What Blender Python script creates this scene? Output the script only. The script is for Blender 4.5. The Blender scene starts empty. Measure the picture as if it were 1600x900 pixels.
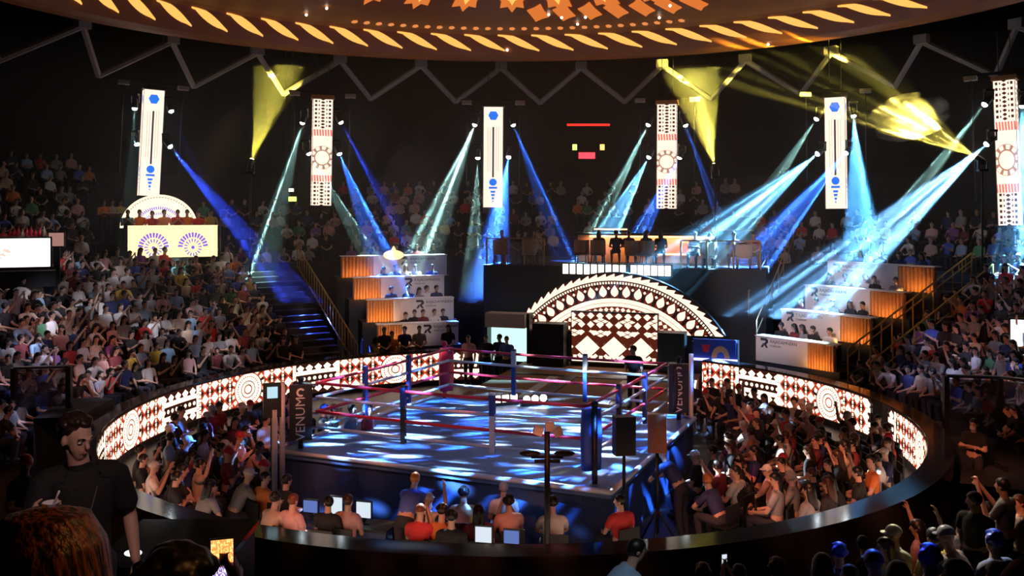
import bpy, math, random
import numpy as np
from mathutils import Vector, Matrix, Quaternion

R = math.radians
rnd = random.Random(7)
SC = bpy.context.scene
COL = SC.collection
F = 1455.0                    # focal length in pixels of the 1600x900 frame
CAMZ, HOR = 6.2, 325.0        # eye height in metres, horizon row
CX, CY = 0.0, 23.4            # centre of the arena floor

# ------------------------------------------------------------------ camera, world, exposure
cam = bpy.data.cameras.new('camera')
cam_o = bpy.data.objects.new('camera', cam)
COL.objects.link(cam_o)
cam_o.location = (0, 0, CAMZ)
cam_o.rotation_euler = (R(90), 0, 0)
cam.sensor_width = 36.0
cam.sensor_fit = 'HORIZONTAL'
cam.lens = 36.0 * F / 1600.0
cam.shift_y = -(450.0 - HOR) / 1600.0
cam.clip_start = 0.05
cam.clip_end = 200
SC.camera = cam_o
w = bpy.data.worlds.new('world')
SC.world = w
w.use_nodes = True
w.node_tree.nodes['Background'].inputs[0].default_value = (0.0, 0.0, 0.0, 1)
w.node_tree.nodes['Background'].inputs[1].default_value = 0.0
vs = SC.view_settings
vs.view_transform = 'Standard'
vs.look = 'None'
vs.gamma = 1.0
vs.use_curve_mapping = False
vs.exposure = 0.0
cy = SC.cycles
cy.max_bounces = 4
cy.diffuse_bounces = 2
cy.glossy_bounces = 2
cy.transmission_bounces = 3
cy.transparent_max_bounces = 8
cy.volume_bounces = 0
cy.sample_clamp_indirect = 4.0
cy.caustics_reflective = False
cy.caustics_refractive = False
cy.use_denoising = True


def P(x, y, Y):
    """The point that the photograph shows at pixel x, y when it stands Y metres away."""
    return Vector(((x - 800.0) * Y / F, Y, CAMZ + (HOR - y) * Y / F))


def polar(r, deg, z=0.0):
    """A point of the arena: radius from the floor's centre, angle from straight ahead, positive to the right."""
    return Vector((CX + r * math.sin(R(deg)), CY + r * math.cos(R(deg)), z))


def on_ring(x, r):
    """Where the sight line through column x meets the far side of the circle of radius r."""
    t = (x - 800.0) / F
    a, b, c = 1 + t * t, -2 * CY, CY * CY - r * r
    Y = (-b + math.sqrt(max(0.0, b * b - 4 * a * c))) / (2 * a)
    return t * Y, Y, math.degrees(math.atan2(t * Y, Y - CY))


# ------------------------------------------------------------------ node helpers
class S:
    """A shader value that can be computed with; writes Math nodes."""
    nt = None

    def __init__(s, v): s.v = v

    @staticmethod
    def op(kind, *a):
        n = S.nt.nodes.new('ShaderNodeMath')
        n.operation = kind
        for i, x in enumerate(a):
            x = x.v if isinstance(x, S) else x
            if isinstance(x, (int, float)): n.inputs[i].default_value = x
            else: S.nt.links.new(x, n.inputs[i])
        return S(n.outputs[0])

    def __add__(s, o): return S.op('ADD', s, o)
    __radd__ = __add__
    def __sub__(s, o): return S.op('SUBTRACT', s, o)
    def __rsub__(s, o): return S.op('SUBTRACT', o, s)
    def __mul__(s, o): return S.op('MULTIPLY', s, o)
    __rmul__ = __mul__
    def __truediv__(s, o): return S.op('DIVIDE', s, o)
    def __lt__(s, o): return S.op('LESS_THAN', s, o)
    def __gt__(s, o): return S.op('GREATER_THAN', s, o)


def fr(a): return S.op('FRACT', a)
def ab(a): return S.op('ABSOLUTE', a)
def mn(a, b): return S.op('MINIMUM', a, b)
def mx(a, b): return S.op('MAXIMUM', a, b)
def sn(a): return S.op('SINE', a)
def fmod(a, b): return S.op('FLOORED_MODULO', a, b)
def sq(a, b): return S.op('SQRT', a * a + b * b)
def at2(a, b): return S.op('ARCTAN2', a, b)
def pw(a, b): return S.op('POWER', a, b)
def band(a, lo, hi): return (a > lo) * (a < hi)
def flr(a): return S.op('FLOOR', a)


def new_mat(name):
    m = bpy.data.materials.new(name)
    m.use_nodes = True
    m.node_tree.nodes.clear()
    S.nt = m.node_tree
    out = m.node_tree.nodes.new('ShaderNodeOutputMaterial')
    return m, m.node_tree, out


def uv_xy(nt):
    t = nt.nodes.new('ShaderNodeUVMap')
    s = nt.nodes.new('ShaderNodeSeparateXYZ')
    nt.links.new(t.outputs[0], s.inputs[0])
    return S(s.outputs[0]), S(s.outputs[1])


def mixc(nt, fac, a, b):
    n = nt.nodes.new('ShaderNodeMix')
    n.data_type = 'RGBA'
    f = fac.v if isinstance(fac, S) else fac
    if isinstance(f, (int, float)): n.inputs[0].default_value = f
    else: nt.links.new(f, n.inputs[0])
    for k, c in ((6, a), (7, b)):
        if isinstance(c, tuple): n.inputs[k].default_value = (*c, 1)
        else: nt.links.new(c, n.inputs[k])
    return n.outputs[2]


def emit(nt, out, color, strength):
    e = nt.nodes.new('ShaderNodeEmission')
    if isinstance(color, tuple): e.inputs[0].default_value = (*color, 1)
    else: nt.links.new(color, e.inputs[0])
    s = strength.v if isinstance(strength, S) else strength
    if isinstance(s, (int, float)): e.inputs[1].default_value = s
    else: nt.links.new(s, e.inputs[1])
    nt.links.new(e.outputs[0], out.inputs[0])


def pm(name, col, rough=0.6, metal=0.0, var=0.25, scale=6.0, spec=0.5, objcol=False, bump=0.0):
    """A plain surface with a little procedural mottling; objcol takes the colour from the object."""
    m, nt, out = new_mat(name)
    b = nt.nodes.new('ShaderNodeBsdfPrincipled')
    tc = nt.nodes.new('ShaderNodeTexCoord')
    no = nt.nodes.new('ShaderNodeTexNoise')
    no.inputs['Scale'].default_value = scale
    nt.links.new(tc.outputs['Object'], no.inputs['Vector'])
    if objcol:
        oi = nt.nodes.new('ShaderNodeObjectInfo')
        base = oi.outputs['Color']
    else:
        base = (*col,)
    fac = S(no.outputs['Fac']) * var
    dark = nt.nodes.new('ShaderNodeMix')
    dark.data_type = 'RGBA'
    dark.blend_type = 'MULTIPLY'
    nt.links.new(fac.v, dark.inputs[0])
    if objcol: nt.links.new(base, dark.inputs[6])
    else: dark.inputs[6].default_value = (*base, 1)
    dark.inputs[7].default_value = (0.25, 0.25, 0.25, 1)
    nt.links.new(dark.outputs[2], b.inputs['Base Color'])
    b.inputs['Roughness'].default_value = rough
    b.inputs['Metallic'].default_value = metal
    b.inputs['Specular IOR Level'].default_value = spec
    if bump:
        bp = nt.nodes.new('ShaderNodeBump')
        bp.inputs['Strength'].default_value = bump
        nt.links.new(no.outputs['Fac'], bp.inputs['Height'])
        nt.links.new(bp.outputs[0], b.inputs['Normal'])
    nt.links.new(b.outputs[0], out.inputs[0])
    return m


def glow(name, col, strength):
    m, nt, out = new_mat(name)
    emit(nt, out, col, strength)
    return m


# ------------------------------------------------------------------ mesh helpers
class MB:
    """Collects shapes, then links them as one mesh object."""
    def __init__(s): s.v, s.f, s.m, s.uv, s.sm = [], [], [], [], []

    def face(s, pts, uv=None, mi=0, sm=False):
        i = len(s.v)
        s.v += [tuple(p) for p in pts]
        s.f.append(tuple(range(i, i + len(pts))))
        s.m.append(mi); s.sm.append(sm)
        s.uv.append(uv or [(0, 0)] * len(pts))

    def grid(s, rows, uvs=None, mi=0, sm=True, closed=False, caps=False):
        """rows: lists of points of equal length, joined into quads; closed wraps each row."""
        i = len(s.v)
        n = len(rows[0])
        for r in rows: s.v += [tuple(p) for p in r]
        for a in range(len(rows) - 1):
            for b in range(n if closed else n - 1):
                c = (b + 1) % n
                s.f.append((i + a * n + b, i + a * n + c, i + (a + 1) * n + c, i + (a + 1) * n + b))
                s.m.append(mi); s.sm.append(sm)
                s.uv.append([uvs[a][b], uvs[a][c], uvs[a + 1][c], uvs[a + 1][b]] if uvs else [(0, 0)] * 4)
        if caps:
            for a, rev in ((0, True), (len(rows) - 1, False)):
                idx = [i + a * n + b for b in range(n)]
                s.f.append(tuple(idx[::-1] if rev else idx))
                s.m.append(mi); s.sm.append(False); s.uv.append([(0, 0)] * n)

    def box(s, c, d, rot=None, mi=0):
        c = Vector(c)
        h = [x / 2 for x in d]
        rot = rot or Matrix.Identity(3)
        p = [c + rot @ Vector((sx * h[0], sy * h[1], sz * h[2])) for sz in (-1, 1) for sy in (-1, 1) for sx in (-1, 1)]
        i = len(s.v)
        s.v += [tuple(q) for q in p]
        for q in ((0, 2, 3, 1), (4, 5, 7, 6), (0, 1, 5, 4), (2, 6, 7, 3), (0, 4, 6, 2), (1, 3, 7, 5)):
            s.f.append(tuple(i + k for k in q)); s.m.append(mi); s.sm.append(False)
            s.uv.append([(0, 0), (1, 0), (1, 1), (0, 1)])
        return s

    def tube(s, pts, rads, n=8, mi=0, sm=True, caps=True):
        pts = [Vector(p) for p in pts]
        if isinstance(rads, (int, float)): rads = [rads] * len(pts)
        rows = []
        for k, p in enumerate(pts):
            d = (pts[min(k + 1, len(pts) - 1)] - pts[max(k - 1, 0)]).normalized()
            up = Vector((0, 0, 1)) if abs(d.z) < 0.9 else Vector((1, 0, 0))
            a = d.cross(up).normalized()
            b = a.cross(d).normalized()
            rows.append([p + (a * math.cos(2 * math.pi * j / n) + b * math.sin(2 * math.pi * j / n)) * rads[k] for j in range(n)])
        s.grid(rows, mi=mi, sm=sm, closed=True, caps=caps)
        return s

    def ball(s, c, r, n=8, m=6, mi=0, rot=None):
        c = Vector(c)
        r = (r, r, r) if isinstance(r, (int, float)) else r
        rows = []
        for k in range(m + 1):
            t = math.pi * (k / m * 0.98 + 0.01)
            q = [Vector((r[0] * math.sin(t) * math.cos(2 * math.pi * j / n), r[1] * math.sin(t) * math.sin(2 * math.pi * j / n), -r[2] * math.cos(t))) for j in range(n)]
            rows.append([c + (rot @ x if rot else x) for x in q])
        s.grid(rows, mi=mi, closed=True, caps=True)
        return s

    def prism(s, poly, depth, M=None, mi=0):
        """poly: 2D outline in x, z; extruded along y by depth; M a 4x4 matrix."""
        M = M or Matrix.Identity(4)
        n = len(poly)
        a = [M @ Vector((x, 0, z)) for x, z in poly]
        b = [M @ Vector((x, depth, z)) for x, z in poly]
        i = len(s.v)
        s.v += [tuple(q) for q in a + b]
        for f in [tuple(range(i, i + n)), tuple(range(i + 2 * n - 1, i + n - 1, -1))] + [(i + k, i + n + k, i + n + (k + 1) % n, i + (k + 1) % n) for k in range(n)]:
            s.f.append(f); s.m.append(mi); s.sm.append(False); s.uv.append([(0, 0)] * len(f))
        return s

    def sweep(s, prof, a0, a1, n, mi=0, uvs=False, ulen=None, cx=CX, cyy=CY):
        """prof: (radius, z) pairs swept round the arena's axis from angle a0 to a1 in degrees."""
        rows, uu = [], []
        for k in range(n + 1):
            t = R(a0 + (a1 - a0) * k / n)
            rows.append([(cx + r * math.sin(t), cyy + r * math.cos(t), z) for r, z in prof])
            uu.append([((t * prof[0][0]), j / max(1, len(prof) - 1)) for j in range(len(prof))])
        s.grid(rows, uu, mi=mi, sm=False)
        return s

    def mesh(s, name, mats):
        me = bpy.data.meshes.new(name)
        me.from_pydata(s.v, [], s.f)
        for m in (mats if isinstance(mats, (list, tuple)) else [mats]): me.materials.append(m)
        me.polygons.foreach_set('material_index', s.m)
        me.polygons.foreach_set('use_smooth', s.sm)
        ul = me.uv_layers.new(name='UVMap')
        ul.data.foreach_set('uv', [c for f in s.uv for p in f for c in p])
        me.update()
        return me

    def build(s, name, mats, parent=None, loc=None, rot=None):
        o = bpy.data.objects.new(name, s.mesh(name, mats))
        COL.objects.link(o)
        if parent: o.parent = parent
        if loc is not None: o.location = loc
        if rot is not None: o.rotation_euler = rot
        return o


def tag(o, label, cat, group=None, kind=None):
    if label: o['label'] = label
    if cat: o['category'] = cat
    if group: o['group'] = group
    if kind: o['kind'] = kind
    return o


def struct(o):
    o['kind'] = 'structure'
    return o


def empty(name, loc, rz=0.0, label=None, cat=None, group=None):
    o = bpy.data.objects.new(name, None)
    o.empty_display_size = 0.2
    COL.objects.link(o)
    o.location = loc
    o.rotation_euler = (0, 0, rz)
    return tag(o, label, cat, group)


def copy_tree(o, parent=None):
    c = o.copy()
    COL.objects.link(c)
    if parent: c.parent = parent
    for ch in KIDS.get(o.name, ()): copy_tree(ch, c)
    return c


KIDS = {}


def remember(o):
    """Notes the children of a thing once, so that copies need no scene-wide search."""
    for ch in o.children:
        KIDS.setdefault(o.name, []).append(ch)
        remember(ch)


def text(name, body, size, parent, mat, loc, rot, extrude=0.004, align='LEFT'):
    cu = bpy.data.curves.new(name, 'FONT')
    cu.body = body
    cu.size = size
    cu.extrude = extrude
    cu.align_x = align
    cu.align_y = 'CENTER'
    cu.resolution_u = 2
    cu.materials.append(mat)
    t_ = bpy.data.objects.new(name, cu)
    COL.objects.link(t_)
    me = bpy.data.meshes.new_from_object(t_.evaluated_get(bpy.context.evaluated_depsgraph_get()))
    bpy.data.objects.remove(t_)
    o = bpy.data.objects.new(name, me)
    COL.objects.link(o)
    o.parent = parent
    o.location = loc
    o.rotation_euler = rot
    return o


ORD = ['zeroth', 'first', 'second', 'third', 'fourth', 'fifth', 'sixth', 'seventh', 'eighth', 'ninth', 'tenth', 'eleventh', 'twelfth', 'thirteenth', 'fourteenth', 'fifteenth', 'sixteenth', 'seventeenth', 'eighteenth', 'nineteenth', 'twentieth']
TENS = {2: 'twenty', 3: 'thirty', 4: 'forty', 5: 'fifty', 6: 'sixty'}


def nth(k):
    if k <= 20: return ORD[k]
    t, u = divmod(k, 10)
    return (TENS[t][:-1] + 'ieth') if u == 0 else TENS[t] + '-' + ORD[u]


# ------------------------------------------------------------------ lamps
BEAM = 105.0


def aim(o, p, q):
    o.location = p
    o.rotation_mode = 'QUATERNION'
    o.rotation_quaternion = (Vector(q) - Vector(p)).to_track_quat('-Z', 'Y')


def spot(name, p, q, power, col, angle, blend=0.15, gobo=0.0, fill=0.5, radius=0.05, seed=0.0, aniso=1.0, gain=3.0, base=0.04):
    """A stage lamp; gobo > 0 breaks its beam into shafts, as a patterned slide in the lamp does;
    aniso 0 makes them a fan of blades."""
    l = bpy.data.lights.new(name, 'SPOT')
    l.energy = power
    l.color = col
    l.spot_size = R(angle)
    l.spot_blend = blend
    l.shadow_soft_size = radius
    o = bpy.data.objects.new(name, l)
    COL.objects.link(o)
    aim(o, p, q)
    if gobo:
        l.use_nodes = True
        nt = l.node_tree
        S.nt = nt
        e = nt.nodes['Emission']
        tc = nt.nodes.new('ShaderNodeTexCoord')
        sp = nt.nodes.new('ShaderNodeSeparateXYZ')
        nt.links.new(tc.outputs['Normal'], sp.inputs[0])
        x, y, z = (S(sp.outputs[k]) for k in range(3))
        k = gobo / math.tan(R(angle / 2))
        cb = nt.nodes.new('ShaderNodeCombineXYZ')
        nt.links.new((x / z * (k / aniso if aniso else k * 0.1)).v, cb.inputs[0])
        nt.links.new((y / z * (k * aniso if aniso else k)).v, cb.inputs[1])
        cb.inputs[2].default_value = seed
        vo = nt.nodes.new('ShaderNodeTexVoronoi')
        vo.inputs['Scale'].default_value = 1.0
        nt.links.new(cb.outputs[0], vo.inputs['Vector'])
        d = S(vo.outputs['Distance'])
        st = mx(0.0, 1.0 - d / fill)
        nt.links.new((pw(st, 1.6) * gain + base).v, e.inputs['Strength'])
    return o
# ------------------------------------------------------------------ haze and lamps
def haze():
    m, nt, out = new_mat('haze')
    vsn = nt.nodes.new('ShaderNodeVolumeScatter')
    vsn.inputs['Color'].default_value = (1, 1, 1, 1)
    vsn.inputs['Density'].default_value = 0.0095
    vsn.inputs['Anisotropy'].default_value = 0.0
    nt.links.new(vsn.outputs[0], out.inputs[1])
    b = MB()
    b.box((0, 36.5, 7.4), (56, 14.0, 9.6))
    o = b.build('theatrical_haze', m)
    tag(o, 'thin stage haze hanging among the light columns on the far side', 'haze', kind='stuff')


haze()

# ------------------------------------------------------------------ materials
M = {}
M['black'] = pm('black_paint', (0.012, 0.012, 0.014), 0.5)
M['ledge'] = pm('ledge_gloss', (0.03, 0.03, 0.035), 0.09, scale=1.5)
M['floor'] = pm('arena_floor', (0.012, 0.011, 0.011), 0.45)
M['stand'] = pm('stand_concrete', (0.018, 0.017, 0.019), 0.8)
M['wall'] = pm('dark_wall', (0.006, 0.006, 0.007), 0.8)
M['dark'] = pm('dark_metal', (0.02, 0.02, 0.022), 0.4, 0.5)
M['steel'] = pm('truss_steel', (0.42, 0.38, 0.37), 0.6)
M['white'] = pm('white_laminate', (0.78, 0.74, 0.74), 0.5, var=0.1, scale=2)
M['wood'] = pm('warm_wood', (0.62, 0.3, 0.12), 0.5, var=0.35, scale=9)
M['yellow'] = pm('yellow_paint', (0.55, 0.33, 0.06), 0.45, 0.2)
sm_, nt, out = new_mat('smoked_glass')
bs = nt.nodes.new('ShaderNodeBsdfPrincipled'); bs.inputs['Base Color'].default_value = (0.015, 0.015, 0.018, 1); bs.inputs['Alpha'].default_value = 0.55; bs.inputs['Roughness'].default_value = 0.08
nt.links.new(bs.outputs[0], out.inputs[0])
M['glassy'] = sm_
M['brown'] = pm('brown_carpet', (0.32, 0.15, 0.06), 0.8)
M['ring_blue'] = pm('blue_vinyl', (0.03, 0.08, 0.4), 0.4)
M['ring_red'] = pm('red_vinyl', (0.75, 0.02, 0.04), 0.4)
M['ring_black'] = pm('black_vinyl', (0.02, 0.018, 0.018), 0.4)
M['ring_white'] = pm('white_vinyl', (0.8, 0.8, 0.8), 0.4)
M['skirt'] = pm('navy_skirt', (0.03, 0.06, 0.16), 0.6)
M['ink'] = pm('black_ink', (0.02, 0.02, 0.03), 0.6)
M['chrome'] = pm('chrome', (0.6, 0.6, 0.62), 0.2, 0.9)
M['lens'] = glow('lamp_lens', (0.85, 0.95, 1.0), 30.0)
M['lens_yellow'] = glow('lamp_lens_yellow', (1.0, 0.85, 0.35), 30.0)


# ------------------------------------------------------------------ screens: what the light panels show
CREAM = (1.0, 0.72, 0.55)
PALE = (1.0, 0.8, 0.66)


def led(name, build, strength):
    m, nt, out = new_mat(name)
    u, v = uv_xy(nt)
    col = build(nt, u, v)
    emit(nt, out, col, strength)
    return m


def pat_ring(nt, u, v):
    m = fmod(u, 5.5)
    # block of zigzags and dots
    tri = ab(fr(u * 3.0) - 0.5) * 2.0
    w_ = ab(v - 0.5) * 2.0
    teeth = (w_ > 0.26) * (w_ < 0.92 - tri * 0.24) * (1.0 - band(w_, 0.52, 0.74) * (tri > w_ * 2.2 - 0.72))
    du, dv = fr(u * 5.0) - 0.5, (v - 0.5) * 5.2
    dots = sq(du, dv) < 0.3
    block = mx(teeth, dots)
    # mandala
    x, y = m - 3.35, (v - 0.5) * 1.06
    r, th = sq(x, y), at2(y, x)
    disc = (r < 0.52) * (1.0 - band(r, 0.12, 0.16)) * (1.0 - band(r, 0.25, 0.28)) * (1.0 - band(r, 0.39, 0.43) * (fr(th * 5.0) > 0.45))
    petals = band(r, 0.56, 0.69) * (sn(th * 18.0) > -0.2)
    # ornate columns of diamonds
    a, b_ = fr(u * 2.4) - 0.5, fr(v * 2.6 + 0.2) - 0.5
    dia = (ab(a) * 1.1 + ab(b_)) < 0.42
    bars = (ab(fr(u * 2.4 + 0.5) - 0.5) < 0.09) * (fr(v * 9.0) > 0.25)
    orn = mx(dia, bars)
    isd, ism = m < 1.5, band(m, 2.72, 3.98)
    edge = mx(band(m, 1.5, 1.62), band(m, 5.38, 5.5)) * (fr(v * 7.0) > 0.12)
    val = mx(mx(isd * block, ism * mx(disc, petals)), mx((1.0 - isd) * (1.0 - ism) * orn, edge))
    frame = band(v, 0.03, 0.97)
    red = (1.0 - isd) * (ab(a) + ab(b_) < 0.62) * frame
    base = mixc(nt, red, (0.02, 0.006, 0.004), (0.3, 0.03, 0.012))
    return mixc(nt, val * frame, base, CREAM)


def pat_column_a(nt, u, v):
    """white column: blue crests at top and foot, dark line of lettering down the middle"""
    c = ab(u - 0.5)
    line = (c < 0.045) * band(v, 0.3, 0.8)
    fine = band(c, 0.15, 0.165) * band(v, 0.36, 0.8) + band(c, 0.27, 0.285) * band(v, 0.36, 0.8)
    crest = (c < 0.27 - ab(v - 0.915) * 3.0) * band(v, 0.87, 0.955)
    crest2 = (sq((u - 0.5) * 1.0, (v - 0.25) * 5.6) < 0.2)
    bar = band(v, 0.185, 0.205) * (c < 0.22)
    drop = band(v, 0.05, 0.165) * (c < (v - 0.03) * 1.0) * (fr(v * 30.0) > 0.35)
    blue = mx(mx(crest, crest2), mx(bar, drop))
    a = mixc(nt, mn(1.0, fine), PALE, (0.35, 0.2, 0.16))
    a = mixc(nt, line, a, (0.03, 0.02, 0.03))
    return mixc(nt, blue, a, (0.02, 0.16, 0.75))


def pat_column_b(nt, u, v):
    """ornate column: rows of dots, red bands, a mandala in the middle"""
    y = (v - 0.45) * 5.6
    r, th = sq(u - 0.5, y), at2(y, u - 0.5)
    disc = (r < 0.36) + band(r, 0.42, 0.6) * (sn(th * 10.0) > -0.35)
    ends = mx(v > 0.72, v < 0.22)
    c = ab(u - 0.5)
    dotr = band(c, 0.3, 0.42) * (ab(fr(v * 26.0) - 0.5) < 0.26) + band(c, 0.17, 0.23) * (ab(fr(v * 26.0) - 0.5) < 0.2)
    chain = (c < 0.1) * (ab(fr(v * 34.0) - 0.5) > c * 3.0 + 0.1)
    dark = ends * mn(1.0, dotr + chain) + (1.0 - ends) * (1.0 - mn(1.0, disc)) * band(r, 0.36, 0.62)
    redb = mx(band(v, 0.655, 0.715), band(v, 0.225, 0.285)) * (fr(u * 7.0 + v * 3.0) > 0.4)
    a = mixc(nt, redb, PALE, (0.75, 0.16, 0.12))
    return mixc(nt, mn(1.0, dark), a, mixc(nt, ends, (0.4, 0.2, 0.14), (0.05, 0.015, 0.01)))


def pat_arch(nt, u, v):
    """u: angle 0..1 along the arch, v: 0 at the inner edge .. 1 at the outer edge"""
    feather = (v > 0.86) * (v < 0.965 + (fr(u * 26.0) - 0.5) * 0.07)
    dots = band(v, 0.79, 0.835) * (ab(fr(u * 75.0) - 0.5) < 0.3)
    lx = (fr(u * 17.0) - 0.5) * 0.56
    lv = (v - 0.65) / 0.12
    leaf = (ab(lx) < (1.0 - lv * lv) * 0.15 * (1.15 - lv * 0.6)) * band(v, 0.53, 0.77)
    sx = (fr(u * 17.0 + 0.5) - 0.5) * 0.56
    small = (ab(sx) + ab(v - 0.705) * 2.2) < 0.075
    stem_ = (ab(sx) < 0.018) * band(v, 0.5, 0.7)
    white = band(v, 0.34, 0.5) * (1.0 - band(v, 0.41, 0.418))
    d1 = (ab(fr(u * 30.0) - 0.5) + ab(fr(v * 9.0) - 0.5)) < 0.42
    inner = band(v, 0.0, 0.33) * d1
    val = mx(mx(mx(feather, dots), mx(leaf, small)), mx(white, inner))
    red = band(v, 0.5, 0.78) * (ab(fr(u * 34.0) - 0.5) < 0.2) + band(v, 0.0, 0.34)
    base = mixc(nt, mn(1.0, red), (0.012, 0.004, 0.004), (0.1, 0.012, 0.006))
    return mixc(nt, val, base, CREAM)


def pat_door(nt, u, v):
    """u in metres from the middle, v in metres from the foot: big diamonds, stars and scallops"""
    a, b_ = fr(u * 1.05 + 0.5) - 0.5, v - 0.5
    big = (ab(a) * 1.0 + ab(b_) * 1.15) < 0.47
    cut = (ab(a) + ab(b_)) < 0.1
    a2, b2 = fr(u * 1.05) - 0.5, fr(v * 2.3 + 0.2) - 0.5
    star = ((ab(a2) + ab(b2)) < 0.3) * (ab(ab(a2) - ab(b2)) > 0.03) * (v > 0.75)
    sc_ = sq(fr(u * 2.1) - 0.5, (v - 1.3) * 1.6) < 0.34
    ring_ = sq(fr(u * 2.1) - 0.5, (v - 1.3) * 1.6) < 0.2
    foot = (v < 0.1) + band(v, 0.0, 0.22) * (ab(fr(u * 3.2) - 0.5) < 0.2)
    val = mx(mx(big * (1.0 - cut * 0.0), star), mx(((ab(fr(u * 3.0) - 0.5) + ab(fr(v * 3.2 + 0.3) - 0.5)) < 0.4) * (v > 1.05), mn(1.0, foot)))
    d3 = (ab(fr(u * 2.1) - 0.5) + ab(fr(v * 2.4) - 0.5)) < 0.3
    val = mx(val, d3 * (1.0 - ((ab(a) + ab(b_) * 1.15) < 0.54)) * (v < 1.1))
    return mixc(nt, val, (0.06, 0.01, 0.005), CREAM)


def pat_band(nt, u, v):
    """two purple fan rosettes on a pale yellow front"""
    x = ab(u - 0.5) - 0.22
    y = (v - 0.3) * 0.36
    r, th = sq(x, y), at2(y, x)
    fan = band(r, 0.115, 0.17) * (fr(th * 4.2) > 0.35) * (v > 0.3) + band(r, 0.06, 0.1) * (sn(th * 16.0) > 0.3) + (r < 0.02)
    a = mixc(nt, mn(1.0, fan), (1.0, 0.8, 0.42), (0.2, 0.1, 0.55))
    return a


def pat_dome(nt, u, v):
    """pale dome with a purple toothed arc; u, v across the half disc"""
    x, y = (u - 0.5) * 2.0, v
    r, th = sq(x, y), at2(y, x)
    teeth = band(r, 0.55, 0.64) * (fr(th * 11.0) > 0.35) + band(r, 0.38, 0.47) * (fr(th * 9.0) > 0.5)
    edge = band(r, 0.9, 0.93) * (fr(th * 12.0) > 0.4)
    a = mixc(nt, mn(1.0, teeth), (1.0, 0.84, 0.6), (0.28, 0.2, 0.6))
    return mixc(nt, edge, a, (0.3, 0.22, 0.2))


def pat_side(nt, u, v):
    """white screen with a faint pinkish pair of figures"""
    no = nt.nodes.new('ShaderNodeTexNoise')
    no.inputs['Scale'].default_value = 9.0
    f = S(no.outputs['Fac'])
    m1 = (sq((u - 0.42) * 1.0, (v - 0.5) * 0.6) < 0.16) * (f > 0.56)
    return mixc(nt, m1, (1.0, 0.93, 0.86), (0.9, 0.4, 0.34))


M['led_ring'] = led('screen_ring', pat_ring, 1.9)
M['led_a'] = led('screen_column_plain', pat_column_a, 1.35)
M['led_b'] = led('screen_column_ornate', pat_column_b, 1.35)
M['led_arch'] = led('screen_arch', pat_arch, 1.6)
M['led_door'] = led('screen_door', pat_door, 1.6)
M['led_band'] = led('screen_band', pat_band, 1.5)
M['led_dome'] = led('screen_dome', pat_dome, 1.5)
M['led_side'] = led('screen_side', pat_side, 1.8)
M['glow_white'] = glow('blinder_white', (1.0, 0.93, 0.8), 5.0)
M['glow_cyan'] = glow('backlit_panel', (0.6, 0.95, 0.85), 1.2)
M['glow_warm'] = glow('warm_strip', (1.0, 0.55, 0.2), 4.0)
M['glow_gold'] = glow('gold_self_glow', (1.0, 0.55, 0.12), 1.1)  # amber light on the gilt mouldings, put in as their own glow
M['glow_orange'] = glow('orange_self_glow', (1.0, 0.26, 0.05), 0.75)  # warm light on the dome's plates, put in as glow
M['glow_red'] = glow('red_lamp', (1.0, 0.02, 0.03), 6.0)
M['glow_redbar'] = glow('red_bar', (1.0, 0.03, 0.02), 1.6)
M['glow_green'] = glow('green_lamp', (0.45, 0.9, 0.1), 4.0)
M['glow_amber'] = glow('amber_lamp', (1.0, 0.4, 0.08), 4.0)
M['glow_blue'] = glow('blue_strip', (0.35, 0.35, 1.0), 3.0)

# ------------------------------------------------------------------ arena shell
b = MB()
b.sweep([(0.01, 0.0), (40, 0.0)], 0, 360, 72)
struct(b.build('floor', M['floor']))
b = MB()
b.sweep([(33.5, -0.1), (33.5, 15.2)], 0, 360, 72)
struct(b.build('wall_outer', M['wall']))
b = MB()
b.sweep([(33.5, 15.0), (16.5, 15.0), (16.5, 14.6), (0.01, 15.4)], 0, 360, 72)
struct(b.build('ceiling', M['black']))

# stepped stands: (first row radius, first row height, tread, rise, rows)
ROW0, ZROW0, TREAD, RISE = 11.2, 0.35, 0.7, 0.333


def row_r(k): return ROW0 + TREAD * k
def row_z(k): return ZROW0 + RISE * k


def stand(name, a0, a1, rows, r0=ROW0, z0=ZROW0, tread=TREAD, rise=RISE, front=0.0):
    prof = [(r0, front), (r0, z0)]
    for k in range(rows):
        prof += [(r0 + tread * (k + 1), z0 + rise * k), (r0 + tread * (k + 1), z0 + rise * (k + 1))]
    prof.append((r0 + tread * rows + 1.2, z0 + rise * rows))
    b = MB()
    n = max(4, int((a1 - a0) / 4))
    b.sweep(prof, a0, a1, n)
    for a in (a0, a1):   # end walls
        q = [polar(r, a, z) for r, z in prof] + [polar(prof[-1][0], a, 0.0)]
        b.face(q)
    return struct(b.build(name, M['stand']))


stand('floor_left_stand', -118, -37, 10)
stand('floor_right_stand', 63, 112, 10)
# upper tier, all round the far side, on its own parapet
UR, UZ, UT, UI = 18.8, 3.3, 0.85, 0.5
b = MB()
prof = [(18.6, 0.0), (18.6, 3.9), (18.75, 3.9), (18.75, 3.3)]
for k in range(9):
    prof += [(UR + UT * (k + 1), UZ + UI * k), (UR + UT * (k + 1), UZ + UI * (k + 1))]
prof.append((33.5, UZ + UI * 9))
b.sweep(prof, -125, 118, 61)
struct(b.build('floor_upper_tier', M['stand']))

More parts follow.
